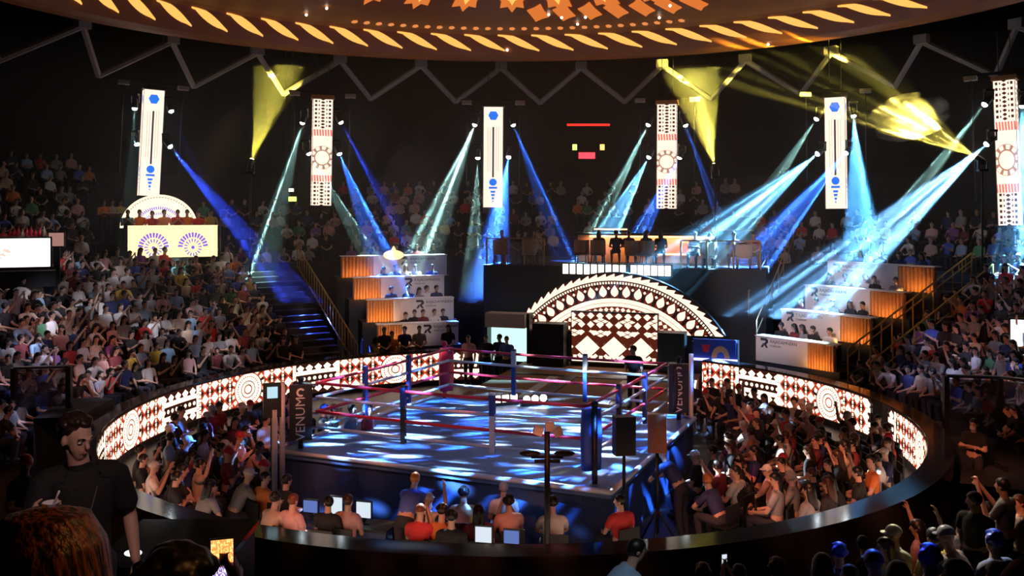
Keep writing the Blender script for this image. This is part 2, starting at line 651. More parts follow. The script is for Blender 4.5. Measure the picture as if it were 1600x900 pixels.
# ------------------------------------------------------------------ ringside barrier and its light panels
GAP0, GAP1 = -6.0, 41.0
RB = 9.55
b = MB()
prof = [(RB, 0.0), (RB, 1.2), (RB + 0.5, 1.2), (RB + 0.5, 0.0)]
bar = empty('ringside_barrier', (CX, CY, 0), 0, 'low black curved barrier with glossy ledge circling the arena floor', 'barrier')
b.sweep(prof, GAP1, 360 + GAP0, 96, cx=0, cyy=0)
b.build('barrier_wall', M['ledge'], bar)
ang = [a for a in np.arange(GAP1, 360 + GAP0 - 5, 6.0)]
for a in ang:
    if 83.0 < a + 3 < 90: continue
    q = MB()
    n = 3
    rows, uu = [], []
    for k in range(n + 1):
        t = a + 6.0 * k / n
        s_ = R(t - 360 - GAP0) * RB * -1.0
        rows.append([(math.sin(R(t)) * (RB - 0.03), math.cos(R(t)) * (RB - 0.03), z) for z in (0.16, 1.16)])
        uu.append([(s_ + 0.2, 0.0), (s_ + 0.2, 1.0)])
    q.grid(rows, uu, sm=False)
    q.grid([[(p[0] * 1.002, p[1] * 1.002, p[2]) for p in r] for r in rows], sm=False, mi=1)
    q.build('screen_panel', [M['led_ring'], M['black']], bar)

# ------------------------------------------------------------------ ceiling dome with gold ornament
dome = empty('ceiling_dome', (CX, CY, 12.4), 0, 'round brown ceiling dome with gold leaf rim hanging over the ring', 'dome')
M['dome'] = pm('dome_brown', (0.55, 0.17, 0.04), 0.55, var=0.5, scale=0.8)
b = MB()
b.sweep([(16.35, 1.4), (16.3, 0.2), (16.0, 0.0), (15.6, 0.02), (15.3, 0.1), (14.95, 0.4), (14.6, 0.85), (14.3, 0.95), (12, 1.1), (6, 1.9), (0.01, 2.1)], 0, 360, 96, cx=0, cyy=0)
b.build('dome_shell', M['dome'], dome)


def dz(r): return np.interp(r, [6, 12, 14.3, 14.6, 14.95, 15.3, 15.6, 16], [1.9, 1.1, 0.95, 0.85, 0.4, 0.1, 0.02, 0.0])


def dome_pt(r, deg, off=0.03):
    return Vector((r * math.sin(R(deg)), r * math.cos(R(deg)), float(dz(r)) - off))


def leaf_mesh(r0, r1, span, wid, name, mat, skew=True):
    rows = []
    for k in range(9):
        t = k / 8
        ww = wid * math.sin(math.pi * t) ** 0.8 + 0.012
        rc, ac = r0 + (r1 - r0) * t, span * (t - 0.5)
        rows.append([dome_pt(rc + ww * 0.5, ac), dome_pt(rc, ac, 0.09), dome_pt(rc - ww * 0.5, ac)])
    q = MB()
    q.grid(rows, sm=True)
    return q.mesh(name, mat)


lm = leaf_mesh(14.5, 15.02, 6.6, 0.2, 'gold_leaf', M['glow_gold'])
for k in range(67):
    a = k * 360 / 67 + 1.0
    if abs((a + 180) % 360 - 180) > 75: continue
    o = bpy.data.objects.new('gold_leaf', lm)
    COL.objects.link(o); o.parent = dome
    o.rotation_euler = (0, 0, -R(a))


def flat_piece(name, poly, r, mat, off=0.04):
    """poly: (across, along radius) points about radius r at angle 0"""
    q = MB()
    top = [Vector((x, r + y, float(dz(r + y)) - off)) for x, y in poly]
    q.face(top)
    q.face([p + Vector((0, 0, 0.03)) for p in top][::-1])
    n = len(top)
    for i in range(n): q.face([top[i], top[i] + Vector((0, 0, 0.03)), top[(i + 1) % n] + Vector((0, 0, 0.03)), top[(i + 1) % n]])
    return q.mesh(name, mat)


def star_poly(n, r0, r1, sy=1.0, ph=0.0):
    return [((r0 if i % 2 == 0 else r1) * math.cos(math.pi * i / n + ph), (r0 if i % 2 == 0 else r1) * sy * math.sin(math.pi * i / n + ph)) for i in range(2 * n)]


def ring_of(mesh, name, step, a0, a1, ph=0.0):
    n = int(round(360 / step))
    for k in range(n):
        a = (k + ph) * 360 / n
        aa = (a + 180) % 360 - 180
        if a0 <= aa <= a1:
            o = bpy.data.objects.new(name, mesh)
            COL.objects.link(o); o.parent = dome
            o.rotation_euler = (0, 0, -R(aa))


M['glow_dot'] = glow('dot_self_glow', (1.0, 0.34, 0.1), 0.8)  # light on the dome's dots, likewise put in as glow
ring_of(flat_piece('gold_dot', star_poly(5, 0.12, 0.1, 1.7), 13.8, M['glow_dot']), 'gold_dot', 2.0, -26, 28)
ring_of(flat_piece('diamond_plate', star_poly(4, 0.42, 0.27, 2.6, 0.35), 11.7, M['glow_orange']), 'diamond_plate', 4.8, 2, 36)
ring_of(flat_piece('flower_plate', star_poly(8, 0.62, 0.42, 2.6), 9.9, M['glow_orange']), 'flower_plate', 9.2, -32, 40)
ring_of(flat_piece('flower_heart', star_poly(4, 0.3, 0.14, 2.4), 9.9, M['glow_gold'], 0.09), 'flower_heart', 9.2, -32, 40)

pl_ = MB(); pl_.ball((0, 0, 0), 0.05, 8, 6)
PIN = pl_.mesh('pin_light', glow('pin_light', (1.0, 0.9, 0.75), 6.0))
r9 = random.Random(11)
for k in range(16):
    o = bpy.data.objects.new('pin_light', PIN)
    COL.objects.link(o); o.parent = dome
    o.location = dome_pt(r9.uniform(8.5, 15.5), r9.uniform(-38, 42), 0.08)

# ------------------------------------------------------------------ zigzag roof truss
truss = empty('roof_truss', (CX, CY, 0), 0, 'grey zigzag steel truss running round under the dark roof', 'truss')
NT_, RP, RV, ZP, ZV = 32, 18.2, 20.0, 12.45, 11.1
tx = 1.3
for k in range(-11, 11):
    a0 = k * 360 / NT_
    v0, v1 = polar(RV, a0, ZV), polar(RV, a0 + 360 / NT_, ZV)
    p = polar(RP, a0 + 180 / NT_, ZP)
    off = Vector((tx - CX, -CY, 0))
    for q0, q1 in ((v0, p), (p, v1)):
        b = MB()
        d = (q1 - q0)
        b.tube([q0 + off, q1 + off], 0.12, 6, sm=False)
        b.build('strut', M['steel'], truss)
    b = MB()
    rot = Matrix.Rotation(-R(a0 + 180 / NT_), 3, 'Z')
    b.box(p + off + Vector((0, 0, 0.08)), (0.5, 0.3, 0.34), rot)
    b.build('gusset', M['steel'], truss)
# ------------------------------------------------------------------ boxing ring
ZD = 1.2
CO = {'left': Vector((-4.4, 19.4, ZD)), 'back': Vector((-1.77, 24.5, ZD)), 'right': Vector((3.94, 22.0, ZD)), 'near': Vector((1.5, 16.9, ZD))}
RC = sum(CO.values(), Vector()) / 4
ring = empty('boxing_ring', (RC.x, RC.y, 0), 0, 'raised boxing ring with streaked blue canvas, corner pads and red and white ropes', 'boxing ring')
loc = lambda p: Vector(p) - Vector((RC.x, RC.y, 0))
PL = {k: loc(RC + (v - RC) * (1.14 if k in ('near', 'left') else 1.1)) for k, v in CO.items()}
order = ['left', 'near', 'right', 'back']


def canvas_mat():
    """pale blue canvas with a printed ring emblem and bars"""
    m, nt, out = new_mat('ring_canvas')
    bs = nt.nodes.new('ShaderNodeBsdfPrincipled')
    tc = nt.nodes.new('ShaderNodeTexCoord')
    sp = nt.nodes.new('ShaderNodeSeparateXYZ')
    nt.links.new(tc.outputs['Object'], sp.inputs[0])
    x, y = S(sp.outputs[0]), S(sp.outputs[1])
    r = sq(x, y)
    emb = band(r, 1.15, 1.4) + (r < 0.5)
    c = mixc(nt, mn(1.0, emb), (0.09, 0.17, 0.36), (0.05, 0.09, 0.2))
    nt.links.new(c, bs.inputs['Base Color'])
    bs.inputs['Roughness'].default_value = 0.45
    nt.links.new(bs.outputs[0], out.inputs[0])
    return m


b = MB()
q = [PL[k] for k in order]
b.face(q)
b.face([p - Vector((0, 0, 0.12)) for p in q][::-1])
for i in range(4):
    a, c = q[i], q[(i + 1) % 4]
    b.face([a, a - Vector((0, 0, 0.12)), c - Vector((0, 0, 0.12)), c])
b.build('canvas', canvas_mat(), ring)
for i in range(4):
    a, c = q[i] * 0.985, q[(i + 1) % 4] * 0.985
    a.z = c.z = ZD - 0.1
    d = (c - a)
    n = 14
    rows = []
    for k in range(n + 1):
        p = a + d * k / n
        nrm = Vector((d.y, -d.x, 0)).normalized() * (0.03 if k % 2 else 0.0)
        rows.append([p - nrm, Vector((p.x, p.y, 0.02)) - nrm])
    b = MB(); b.grid(rows, sm=False); b.build('skirt', M['skirt'], ring)
    a, c = q[i].copy(), q[(i + 1) % 4].copy()
    b = MB(); b.tube([a, c], 0.05, 6); b.build('edge_trim', M['ring_white'], ring)
PADM = {'left': 'ring_black', 'near': 'ring_blue', 'right': 'ring_black', 'back': 'ring_red'}
for k, p in CO.items():
    p = loc(p)
    b = MB(); b.tube([(p.x, p.y, 0.0), (p.x, p.y, 2.62)], 0.055, 10); b.ball((p.x, p.y, 2.64), 0.07)
    po = b.build('corner_post', M['dark'] if k != 'back' else M['ring_red'], ring)
    inw = -Vector((p.x, p.y, 0)).normalized()
    side = Vector((-inw.y, inw.x, 0))
    b = MB()
    rows = []
    w_, hgt = 0.2, 0.56
    for z in np.linspace(-hgt, hgt, 7):
        rr = []
        for j in range(12):
            t = 2 * math.pi * j / 12
            e = 0.86 + 0.14 * math.cos(z / hgt * 1.4)
            c_, s_ = math.cos(t), math.sin(t)
            rr.append(p + Vector((0, 0, 0.78 + z)) + side * (w_ * e * math.copysign(abs(c_) ** 0.5, c_)) + inw * (0.13 + 0.1 * math.copysign(abs(s_) ** 0.5, s_)))
        rows.append(rr)
    b.grid(rows, closed=True, caps=True)
    b.build('corner_pad', M[PADM[k]], ring)['label'] = {'left': 'black corner pad with white lettering', 'right': 'black corner pad with white lettering', 'near': 'blue corner pad', 'back': 'red corner pad'}[k]
    # turnbuckle straps
    for h in (0.4, 0.7, 1.0, 1.3):
        b = MB(); b.tube([p + Vector((0, 0, h)), p + Vector((0, 0, h)) + inw * 0.36], 0.03, 6)
        b.build('turnbuckle', M['chrome'], po)
# lettering down the outer faces of the black pads, as the photograph shows them
for k, ang_ in (('left', 0.0), ('right', 0.0)):
    p = loc(CO[k])
    to = Vector((-CO[k].x, -CO[k].y, 0)).normalized()          # outward, towards the stands
    b = MB()
    rotz = math.atan2(to.x, -to.y)
    rm = Matrix.Rotation(rotz, 3, 'Z')
    pc = p + Vector((0, 0, 0.78)) + to * 0.17
    b.box(pc, (0.46, 0.1, 1.14), rm)
    bo = b.build('pad_cover', M['ring_black'], ring)
    text('lettering', 'VENUM', 0.27, bo, M['ring_white'], pc + to * 0.056 + Vector((0, 0, -0.12)), (R(90), R(-90) if True else 0, rotz), align='CENTER')
    b = MB()
    cc = pc + to * 0.056 + Vector((0, 0, 0.42))
    n_ = 10
    for j in range(n_):   # the little coiled mark above the lettering
        t0_, t1_ = math.pi * (0.2 + 1.5 * j / n_), math.pi * (0.2 + 1.5 * (j + 1) / n_)
        f_ = lambda t, r: cc + rm @ Vector((r * math.cos(t), -0.004, r * math.sin(t)))
        b.face([f_(t0_, 0.09), f_(t1_, 0.09), f_(t1_, 0.05), f_(t0_, 0.05)])
    b.build('emblem', M['ring_white'], bo)
# ropes: red, white, red, white; two padded ties on each side
M['rope_red'] = pm('rope_red', (0.75, 0.03, 0.06), 0.4)
for i in range(4):
    a, c = loc(CO[order[i]]), loc(CO[order[(i + 1) % 4]])
    a = a - Vector((a.x, a.y, 0)).normalized() * 0.32
    c = c - Vector((c.x, c.y, 0)).normalized() * 0.32
    for j, h in enumerate((0.42, 0.74, 1.04, 1.34)):
        segs = [a.lerp(c, t) + Vector((0, 0, h - 0.1 * t * (1 - t))) for t in np.linspace(0, 1, 9)]
        b = MB(); b.tube(segs, 0.034, 6)
        b.build('rope', M['ring_white' if j % 2 == 0 else 'rope_red'], ring)
    for t in (0.35, 0.68):
        p = a.lerp(c, t)
        d = (c - a).normalized()
        rm = Matrix((d, Vector((-d.y, d.x, 0)), Vector((0, 0, 1)))).transposed()
        b = MB(); b.box(p + Vector((0, 0, 0.86)), (0.1, 0.08, 1.16), rm)
        key = {0: 'ring_black' if t < 0.5 else 'ring_white', 1: 'ring_black', 2: 'ring_blue', 3: 'ring_blue'}[i]
        tie = b.build('rope_tie', M[key], ring)
        b = MB(); b.box(p + Vector((0, 0, 1.2)), (0.11, 0.09, 0.4), rm); b.build('tie_band', M['ring_white'] if i == 2 else M['ring_blue'], tie)
# white light strip post pairs beside the two lettered corners
for nm_, x, y0, Y, lab in (('white_pole', 441, 597, 18.6, 'tall white pole standing at the left lettered ring corner'), ('white_pole', 429, 640, 18.3, 'shorter white pole carrying the loudspeaker left of the ring'), ('white_pole', 1080, 553, 22.4, 'tall white pole standing at the right lettered ring corner')):
    p = P(x, y0, Y)
    t_ = empty(nm_, (p.x, p.y, 0), 0, lab, 'pole')
    b = MB(); b.tube([(0, 0, 0.04), (0, 0, p.z)], 0.055, 10); b.build('shaft', M['ring_white'], t_)
    b = MB(); b.tube([(0, 0, 0), (0, 0, 0.04)], 0.22, 14, sm=False); b.build('base', M['dark'], t_)


def face_to(p, q=(CX, CY)):
    """The z rotation that turns a thing's -Y side from p towards q."""
    return math.atan2(q[0] - p[0], -(q[1] - p[1]))


# ------------------------------------------------------------------ stage
PH = -18.0
SB = Vector((CX, CY, 0))
E1 = Vector((math.cos(R(PH)), math.sin(R(PH)), 0))
E2 = Vector((-math.sin(R(PH)), math.cos(R(PH)), 0))
RZ = R(PH)
SF = lambda u, w_, z: SB + E1 * u + E2 * w_ + Vector((0, 0, z))
DK = 0.62
stage = empty('runway_stage', SF(0.4, 6.5, 0), RZ, 'brown carpeted stage deck with pale strips running from the ring to the arch', 'stage')
b = MB(); b.box((0, 0, DK / 2), (6.4, 8.2, DK)); b.build('deck', M['brown'], stage)
for u in (-1.35, 1.1):
    b = MB(); b.box((u, -0.9, DK + 0.012), (0.3, 3.6, 0.03)); b.build('floor_strip', M['ring_white'], stage)
    b = MB(); b.box((u + 0.5, -0.9, DK + 0.012), (0.42, 4.2, 0.02)); b.build('dark_strip', M['black'], stage)
b = MB(); b.box((0, 1.2, DK + 0.01), (5.6, 0.2, 0.02)); b.build('cross_strip', M['black'], stage)
for k in range(2):
    b = MB(); b.box((-0.1, -4.3 - 0.0 * k, 0.45 + 0.3 * k), (2.0, 0.4 - 0.15 * k, 0.3)); b.build('step', M['black'], stage)

AW = 10.2                      # distance of the arch from the floor's centre
arch = empty('stage_arch', SF(0.5, AW, 0), RZ, 'half round stage arch lit with white feathers, dots and leaf ornament', 'stage arch')
AC, AR0, AR1, AH = -0.62, 2.74, 4.5, 1.8
rows, uu = [], []
for j in range(13):
    r = AR0 + (AR1 - AR0) * j / 12
    lim = math.acos(min(1, (AH - AC) / r)) if r > AH - AC else 0.0
    lim = max(lim, 0.02)
    rows.append([(r * math.sin(lim * (2 * k / 40 - 1)), 0, AC + r * math.cos(lim * (2 * k / 40 - 1))) for k in range(41)])
    uu.append([(0.5 + lim * (2 * k / 40 - 1) / R(106), j / 12) for k in range(41)])
b = MB(); b.grid(rows, uu, sm=False); b.build('arch_screen', M['led_arch'], arch)
b = MB()
lim = math.acos((AH - AC) / AR1)
outl = [(AR1 * 1.01 * math.sin(lim * (2 * k / 40 - 1)), AC + AR1 * 1.01 * math.cos(lim * (2 * k / 40 - 1))) for k in range(41)]
b.prism(outl[::-1], 0.3, Matrix.Translation((0, 0.02, 0)))
b.build('arch_body', M['black'], arch)
# light panel wall between two black loudspeaker towers
door = empty('door_screen', SF(0.55, AW - 0.35, 0), RZ, 'square light screen of diamonds and stars under the stage arch', 'screen')
b = MB()
b.box((0, 0.1, 1.62), (3.1, 0.16, 1.86))
b.build('screen_case', M['black'], door)
for k in range(3):
    b = MB()
    x0, x1 = -1.52 + k * 1.0133, -1.52 + (k + 1) * 1.0133
    b.face([(x0, 0.01, 0.78), (x1, 0.01, 0.78), (x1, 0.01, 2.5), (x0, 0.01, 2.5)], [(x0, 0), (x1, 0), (x1, 1.72), (x0, 1.72)])
    b.build('screen_panel', M['led_door'], door)
b = MB(); b.box((0, 0.05, DK + 0.07), (3.1, 0.2, 0.13)); b.build('sill', M['black'], door)
for u, wd, hh, lab in ((-1.7, 1.15, 1.5, 'black boxy tower left of the diamond screen'), (2.62, 0.9, 1.35, 'black boxy tower right of the diamond screen')):
    t_ = empty('black_tower', SF(u, AW - 0.55, DK), RZ, lab, 'tower')
    b = MB(); b.box((0, 0, hh / 2), (wd, 0.7, hh)); b.build('cabinet', M['black'], t_)
    b = MB(); b.box((0, -0.36, hh / 2), (wd * 0.9, 0.03, hh * 0.92)); b.build('grille', M['dark'], t_)
t_ = empty('backlit_doorway', SF(-3.35, AW - 0.1, 0), RZ, 'pale backlit doorway with a glowing lintel left of the stage', 'doorway')
b = MB(); b.box((0, 0.1, 1.3), (1.5, 0.1, 1.4)); b.build('back_panel', M['glow_cyan'], t_)
b = MB(); b.box((0, -0.3, 2.15), (1.5, 0.7, 0.5)); b.build('lintel', M['white'], t_)
for s_ in (-1, 1):
    b = MB(); b.box((s_ * 0.8, -0.1, 1.2), (0.1, 0.6, 2.4)); b.build('jamb', M['black'], t_)
t_ = empty('lit_booth', SF(4.05, AW - 0.5, 0), RZ, 'blue lit booth with orange arch panel and red block right of the stage', 'booth')
b = MB(); b.box((0, 0.2, 0.85), (1.5, 0.8, 1.7)); b.build('cabinet', M['black'], t_)
b = MB(); b.box((0, -0.25, 1.5), (1.4, 0.05, 0.62)); b.build('blue_panel', M['ring_blue'], t_)
b = MB(); b.box((0, -0.3, 1.13), (1.5, 0.12, 0.07)); b.build('light_strip', M['glow_blue'], t_)
b = MB()
for k in range(8):
    a0, a1 = math.pi * k / 8, math.pi * (k + 1) / 8
    b.face([(0.2 + 0.3 * math.cos(a0), -0.29, 1.2 + 0.4 * math.sin(a0)), (0.2 + 0.13 * math.cos(a0), -0.29, 1.2 + 0.2 * math.sin(a0)), (0.2 + 0.13 * math.cos(a1), -0.29, 1.2 + 0.2 * math.sin(a1)), (0.2 + 0.3 * math.cos(a1), -0.29, 1.2 + 0.4 * math.sin(a1))])
b.build('orange_arch', pm('orange_print', (0.9, 0.45, 0.15), 0.5), t_)
b = MB(); b.prism([(-0.42, 1.62), (-0.14, 1.62), (-0.2, 1.38), (-0.36, 1.38)], -0.06, Matrix.Translation((0, -0.24, 0))); b.build('red_block', M['ring_red'], t_)

# terrace behind the arch
b = MB(); b.box(SF(0.3, 11.8 + 3.4, 2.0), (10.6, 6.8, 4.0), Matrix.Rotation(RZ, 3, 'Z'))
struct(b.build('wall_terrace', M['wall']))
t_ = empty('blinder_bar', SF(0.3, 11.6, 3.72), RZ, 'bright white light bar in two lengths above the stage arch', 'light')
for u, l_ in ((-0.85, 2.45), (1.25, 1.5)):
    b = MB(); b.box((u, 0.05, 0.2), (l_ + 0.04, 0.14, 0.44)); hs = b.build('housing', M['black'], t_)
    for k in range(int(l_ / 0.25)):
        b = MB(); b.box((u - l_ / 2 + 0.125 + k * l_ / int(l_ / 0.25), -0.03, 0.2), (0.2, 0.03, 0.36)); b.build('light_cell', M['glow_white'], hs)
bar_ = empty('bar_counter', SF(0.7, 15.2, 4.012), RZ, 'long backlit orange bar counter on the terrace above the stage', 'bar')
b = MB(); b.box((0, 0, 0.55), (5.4, 0.6, 1.1)); b.build('counter', M['wood'], bar_)
b = MB(); b.box((0, -0.05, 1.13), (5.8, 0.9, 0.08)); b.build('counter_top', M['dark'], bar_)
b = MB(); b.box((0.3, -0.33, 1.04), (5.0, 0.05, 0.06)); b.build('light_strip', M['glow_warm'], bar_)
b = MB(); b.box((1.2, -0.33, 0.35), (2.6, 0.05, 0.06)); b.build('light_strip', M['glow_warm'], bar_)
l = bpy.data.lights.new('bar_glow', 'AREA'); l.energy = 60; l.color = (1, 0.5, 0.25); l.size = 4.5; l.size_y = 0.1; l.shape = 'RECTANGLE'
o = bpy.data.objects.new('bar_glow', l); COL.objects.link(o); aim(o, SF(0.7, 14.6, 5.0), SF(0.7, 15.0, 4.2))
for u, lab in ((-1.2, 'tall dark backbar box at the pale end of the terrace bar'), (3.9, 'dark plain sideboard standing at the far right of the terrace bar')):
    b = MB(); 
    t_ = empty('back_bar', SF(u + 0.3, 16.4, 4.012), RZ, lab, 'cabinet')
    b.box((0, 0, 0.9), (1.6, 0.5, 1.8)); b.build('carcass', M['dark'], t_)
    b = MB(); b.box((0, -0.27, 1.3), (1.4, 0.04, 0.05)); b.build('shelf', M['glow_warm'] if u < 0 else M['wood'], t_)
M['rail'] = pm('rail_brass', (0.5, 0.32, 0.16), 0.35, 0.6)
gl, nt, out = new_mat('rail_glass')
bs = nt.nodes.new('ShaderNodeBsdfPrincipled'); bs.inputs['Base Color'].default_value = (0.5, 0.55, 0.6, 1); bs.inputs['Alpha'].default_value = 0.16; bs.inputs['Roughness'].default_value = 0.08
nt.links.new(bs.outputs[0], out.inputs[0])
M['glass'] = gl
for u0, u1, lab in ((-4.9, -2.6, 'glass terrace railing with brass posts left of the light bar'), (2.6, 5.4, 'glass terrace railing with brass posts right of the light bar')):
    t_ = empty('glass_railing', SF(u0, 11.9, 4.0), RZ, lab, 'railing')
    n = 3
    L_ = u1 - u0
    for k in range(n + 1):
        b = MB(); b.box((L_ * k / n, 0, 0.5), (0.06, 0.06, 1.0)); b.build('post', M['rail'], t_)
    for k in range(n):
        b = MB(); b.box((L_ * (k + 0.5) / n, 0, 0.5), (L_ / n - 0.1, 0.02, 0.84)); b.build('pane', M['glass'], t_)
    b = MB(); b.box((L_ / 2, 0, 1.02), (L_ + 0.06, 0.07, 0.05)); b.build('top_rail', M['rail'], t_)
M['seat_cream'] = pm('cream_leather', (0.6, 0.36, 0.24), 0.6)


def stool(p, rz, lab, group=None):
    t_ = empty('lounge_chair', p, rz, lab, 'chair', group)
    b = MB(); b.box((0, 0, 0.42), (0.5, 0.5, 0.12)); b.build('seat', M['seat_cream'], t_)
    b = MB()
    rows = []
    for z in (0.45, 0.7, 0.95):
        rows.append([(0.27 * math.sin(a), -0.02 - 0.27 * math.cos(a) * 1.0, z) for a in np.linspace(-1.9, 1.9, 10)])
    b.grid(rows); b.grid([[(x * 1.12, y * 1.12 - 0.005, z) for x, y, z in r] for r in rows][::-1])
    b.build('backrest', M['seat_cream'], t_)
    for sx in (-1, 1):
        for sy in (-1, 1):
            b = MB(); b.tube([(sx * 0.2, sy * 0.2, 0.36), (sx * 0.22, sy * 0.22, 0)], 0.02, 6); b.build('leg', M['dark'], t_)


for i, u in enumerate((-1.4, -0.75, 0.6, 1.15)):
    stool(SF(u, 13.1, 4.012), RZ, 'cream tub chair before the terrace bar, ' + nth(i + 1) + ' from the left', 'cream tub chairs before the terrace bar')
for u, lab in ((-4.5, 'cream tub chair at the left end of the terrace behind glass'), (-3.3, 'cream tub chair between two glass panes left of the light bar'), (3.55, 'cream tub chair behind the right glass railing, nearer the bar'), (4.8, 'cream tub chair at the right end of the terrace')):
    stool(SF(u, 12.4, 4.012), RZ, lab, 'cream tub chairs along the terrace glass')

# ------------------------------------------------------------------ guest boxes with white counters
M['logo_grey'] = pm('grey_print', (0.1, 0.09, 0.1), 0.6)


def guest_box(k, side, xL, yL, xR, yR, rr, wf, slat_first):
    a, c = on_ring(xL, rr), on_ring(xR, rr)
    p0, p1 = Vector((a[0], a[1], 0)), Vector((c[0], c[1], 0))
    zt = (P(xL, yL, a[1]).z + P(xR, yR, c[1]).z) / 2
    d = p1 - p0
    L_ = d.length
    rz = math.atan2(d.y, d.x)
    hgt = 0.84
    t_ = empty('guest_counter', (p0.x, p0.y, zt - hgt), rz, f'white guest counter with slatted amber end, {nth(k + 1)} tier up on the {side} of the stage', 'counter', f'tiered guest counters {side} of the stage')
    lw = L_ * (1 - wf)
    x0 = lw if slat_first else 0.0
    b = MB(); b.box((x0 + L_ * wf / 2, 0.04, hgt / 2), (L_ * wf, 0.08, hgt)); pan = b.build('front_panel', M['white'], t_)
    s0 = 0.0 if slat_first else L_ * wf
    n = 9
    for j in range(n):
        b = MB()
        xc = s0 + lw * (j + 0.5) / n
        hw = lw / n / 2
        rows = [[(xc + hw * 0.96 * math.sin(t), 0.06 - 0.07 * math.cos(t), z) for t in np.linspace(-1.5, 1.5, 6)] for z in (0.0, hgt - 0.02)]
        b.grid(rows); b.build('slat', M['wood'], t_)
    b = MB(); b.box((L_ / 2, 0.2, hgt + 0.015), (L_ + 0.04, 0.46, 0.035)); b.build('counter_top', M['white'], t_)
    b = MB(); b.box((s0 + lw / 2, 0.12, hgt / 2 - 0.02), (lw, 0.06, hgt - 0.06)); b.build('slat_backing', M['wood'], t_)
    # mark: an angular R beside two lines of lettering
    lx = x0 + (0.34 if slat_first else 0.06) * L_ * wf + 0.08
    lz = hgt - 0.2
    b = MB()
    for poly in ([(0, 0.26), (0.24, 0.26), (0.3, 0.2), (0.3, 0.12), (0.22, 0.05), (0.3, -0.06), (0.22, -0.06), (0.12, 0.07), (0.2, 0.13), (0.2, 0.18), (0, 0.18)], [(0.0, -0.06), (0.08, -0.06), (0.14, 0.02), (0.1, 0.09)]):
        b.prism(poly[::-1], 0.006, Matrix.Translation((lx, -0.008, lz - 0.1)))
    b.build('emblem', M['ink'], pan)
    text('lettering', 'RAJADAMNERN', 0.15, pan, M['logo_grey'], (lx + 0.38, -0.004, lz + 0.07), (R(90), 0, 0))
    text('lettering', 'STADIUM', 0.1, pan, M['logo_grey'], (lx + 0.38, -0.004, lz - 0.08), (R(90), 0, 0))
    # the tier's own floor behind the counter
    b = MB(); b.box((L_ / 2, 0.78, (zt - hgt) / -2), (L_ + 0.3, 1.4, zt - hgt))
    f = b.build('floor_guest_tier', M['stand']); f.location = (p0.x, p0.y, zt - hgt); f.rotation_euler = (0, 0, rz); struct(f)
    # warm lamp that grazes the slats
    l = bpy.data.lights.new('slat_lamp', 'AREA'); l.energy = 7; l.color = (1, 0.42, 0.1); l.shape = 'RECTANGLE'; l.size = lw * 0.9; l.size_y = 0.05
    o = bpy.data.objects.new('slat_lamp', l); COL.objects.link(o)
    mw = Matrix.Translation((p0.x, p0.y, zt - hgt)) @ Matrix.Rotation(rz, 4, 'Z')
    aim(o, mw @ Vector((s0 + lw / 2, -0.35, 0.02)), mw @ Vector((s0 + lw / 2, 0.0, hgt * 0.55)))
    return mw, L_, zt, hgt


BOXES = []
for k, (xl, yl, xr, yr) in enumerate(((590, 505, 716, 507), (573, 467, 709, 468), (552, 432, 694, 434), (533, 400, 698, 400))):
    BOXES.append((*guest_box(k, 'left', xl, yl, xr, yr, 12.0 + 1.15 * k, 0.7, True), 'left', k))
for k, (xl, yl, xr, yr) in enumerate(((1181, 527, 1303, 538), (1221, 487, 1360, 495), (1258, 447, 1412, 457), (1293, 412, 1460, 415))):
    BOXES.append((*guest_box(k, 'right', xl, yl, xr, yr, 12.0 + 1.15 * k, 0.68, False), 'right', k))

# ------------------------------------------------------------------ railings
def railing(name, lab, pts, hgt, n, mat, mid=(0.5,), rad=0.03, brad=0.022):
    """pts: the line of the top rail"""
    t_ = empty(name, Vector(pts[0]) - Vector((0, 0, hgt)), 0, lab, 'railing')
    q = [Vector(p) - Vector(pts[0]) + Vector((0, 0, hgt)) for p in pts]
    b = MB(); b.tube(q, rad, 8); b.build('top_rail', mat, t_)
    for m_ in mid:
        b = MB(); b.tube([p - Vector((0, 0, hgt * m_)) for p in q], rad * 0.8, 8); b.build('lower_rail', mat, t_)
    for k in range(n + 1):
        t = k / n * (len(q) - 1)
        i = min(int(t), len(q) - 2)
        p = q[i].lerp(q[i + 1], t - i)
        b = MB(); b.tube([p, p - Vector((0, 0, hgt))], brad, 6); b.build('baluster', mat, t_)
    return t_


railing('stair_railing', 'yellow stair railing climbing left of the white guest counters', [polar(18.4, -29.6, 4.6), polar(11.1, -29.6, 1.35)], 0.95, 22, M['yellow'], mid=(0.9,))
ra, rb = on_ring(1518, 17.5), on_ring(1400, 11.6)
A_, B_ = P(1518, 396, ra[1]), P(1325, 545, on_ring(1325, 11.3)[1])
railing('stair_railing', 'tall yellow stair railing climbing right of the guest counters, inner one', [A_, B_], 1.0, 12, M['yellow'], mid=(0.25,))
off = Vector((0.55, -0.35, -0.35))
railing('stair_railing', 'lower yellow stair railing along the right stand, outer one', [A_ + off, B_ + off], 0.9, 6, M['yellow'], mid=(0.5,))
railing('stair_railing', 'short brass railing at the head of the right stairs', [P(1478, 428, 34.5), P(1519, 394, 34.2)], 0.9, 4, M['rail'], mid=(0.5,))
railing('thin_railing', 'thin brass railing rising left of the right guest counters', [P(1182, 500, 32.0), P(1216, 420, 35.5), P(1240, 352, 37)], 0.9, 6, M['rail'], mid=(0.5,), rad=0.022)
railing('thin_railing', 'thin brass railing beside the arch and the dark steps', [P(1170, 455, 33), P(1200, 398, 36)], 1.0, 3, M['rail'], mid=(0.5,), rad=0.022)
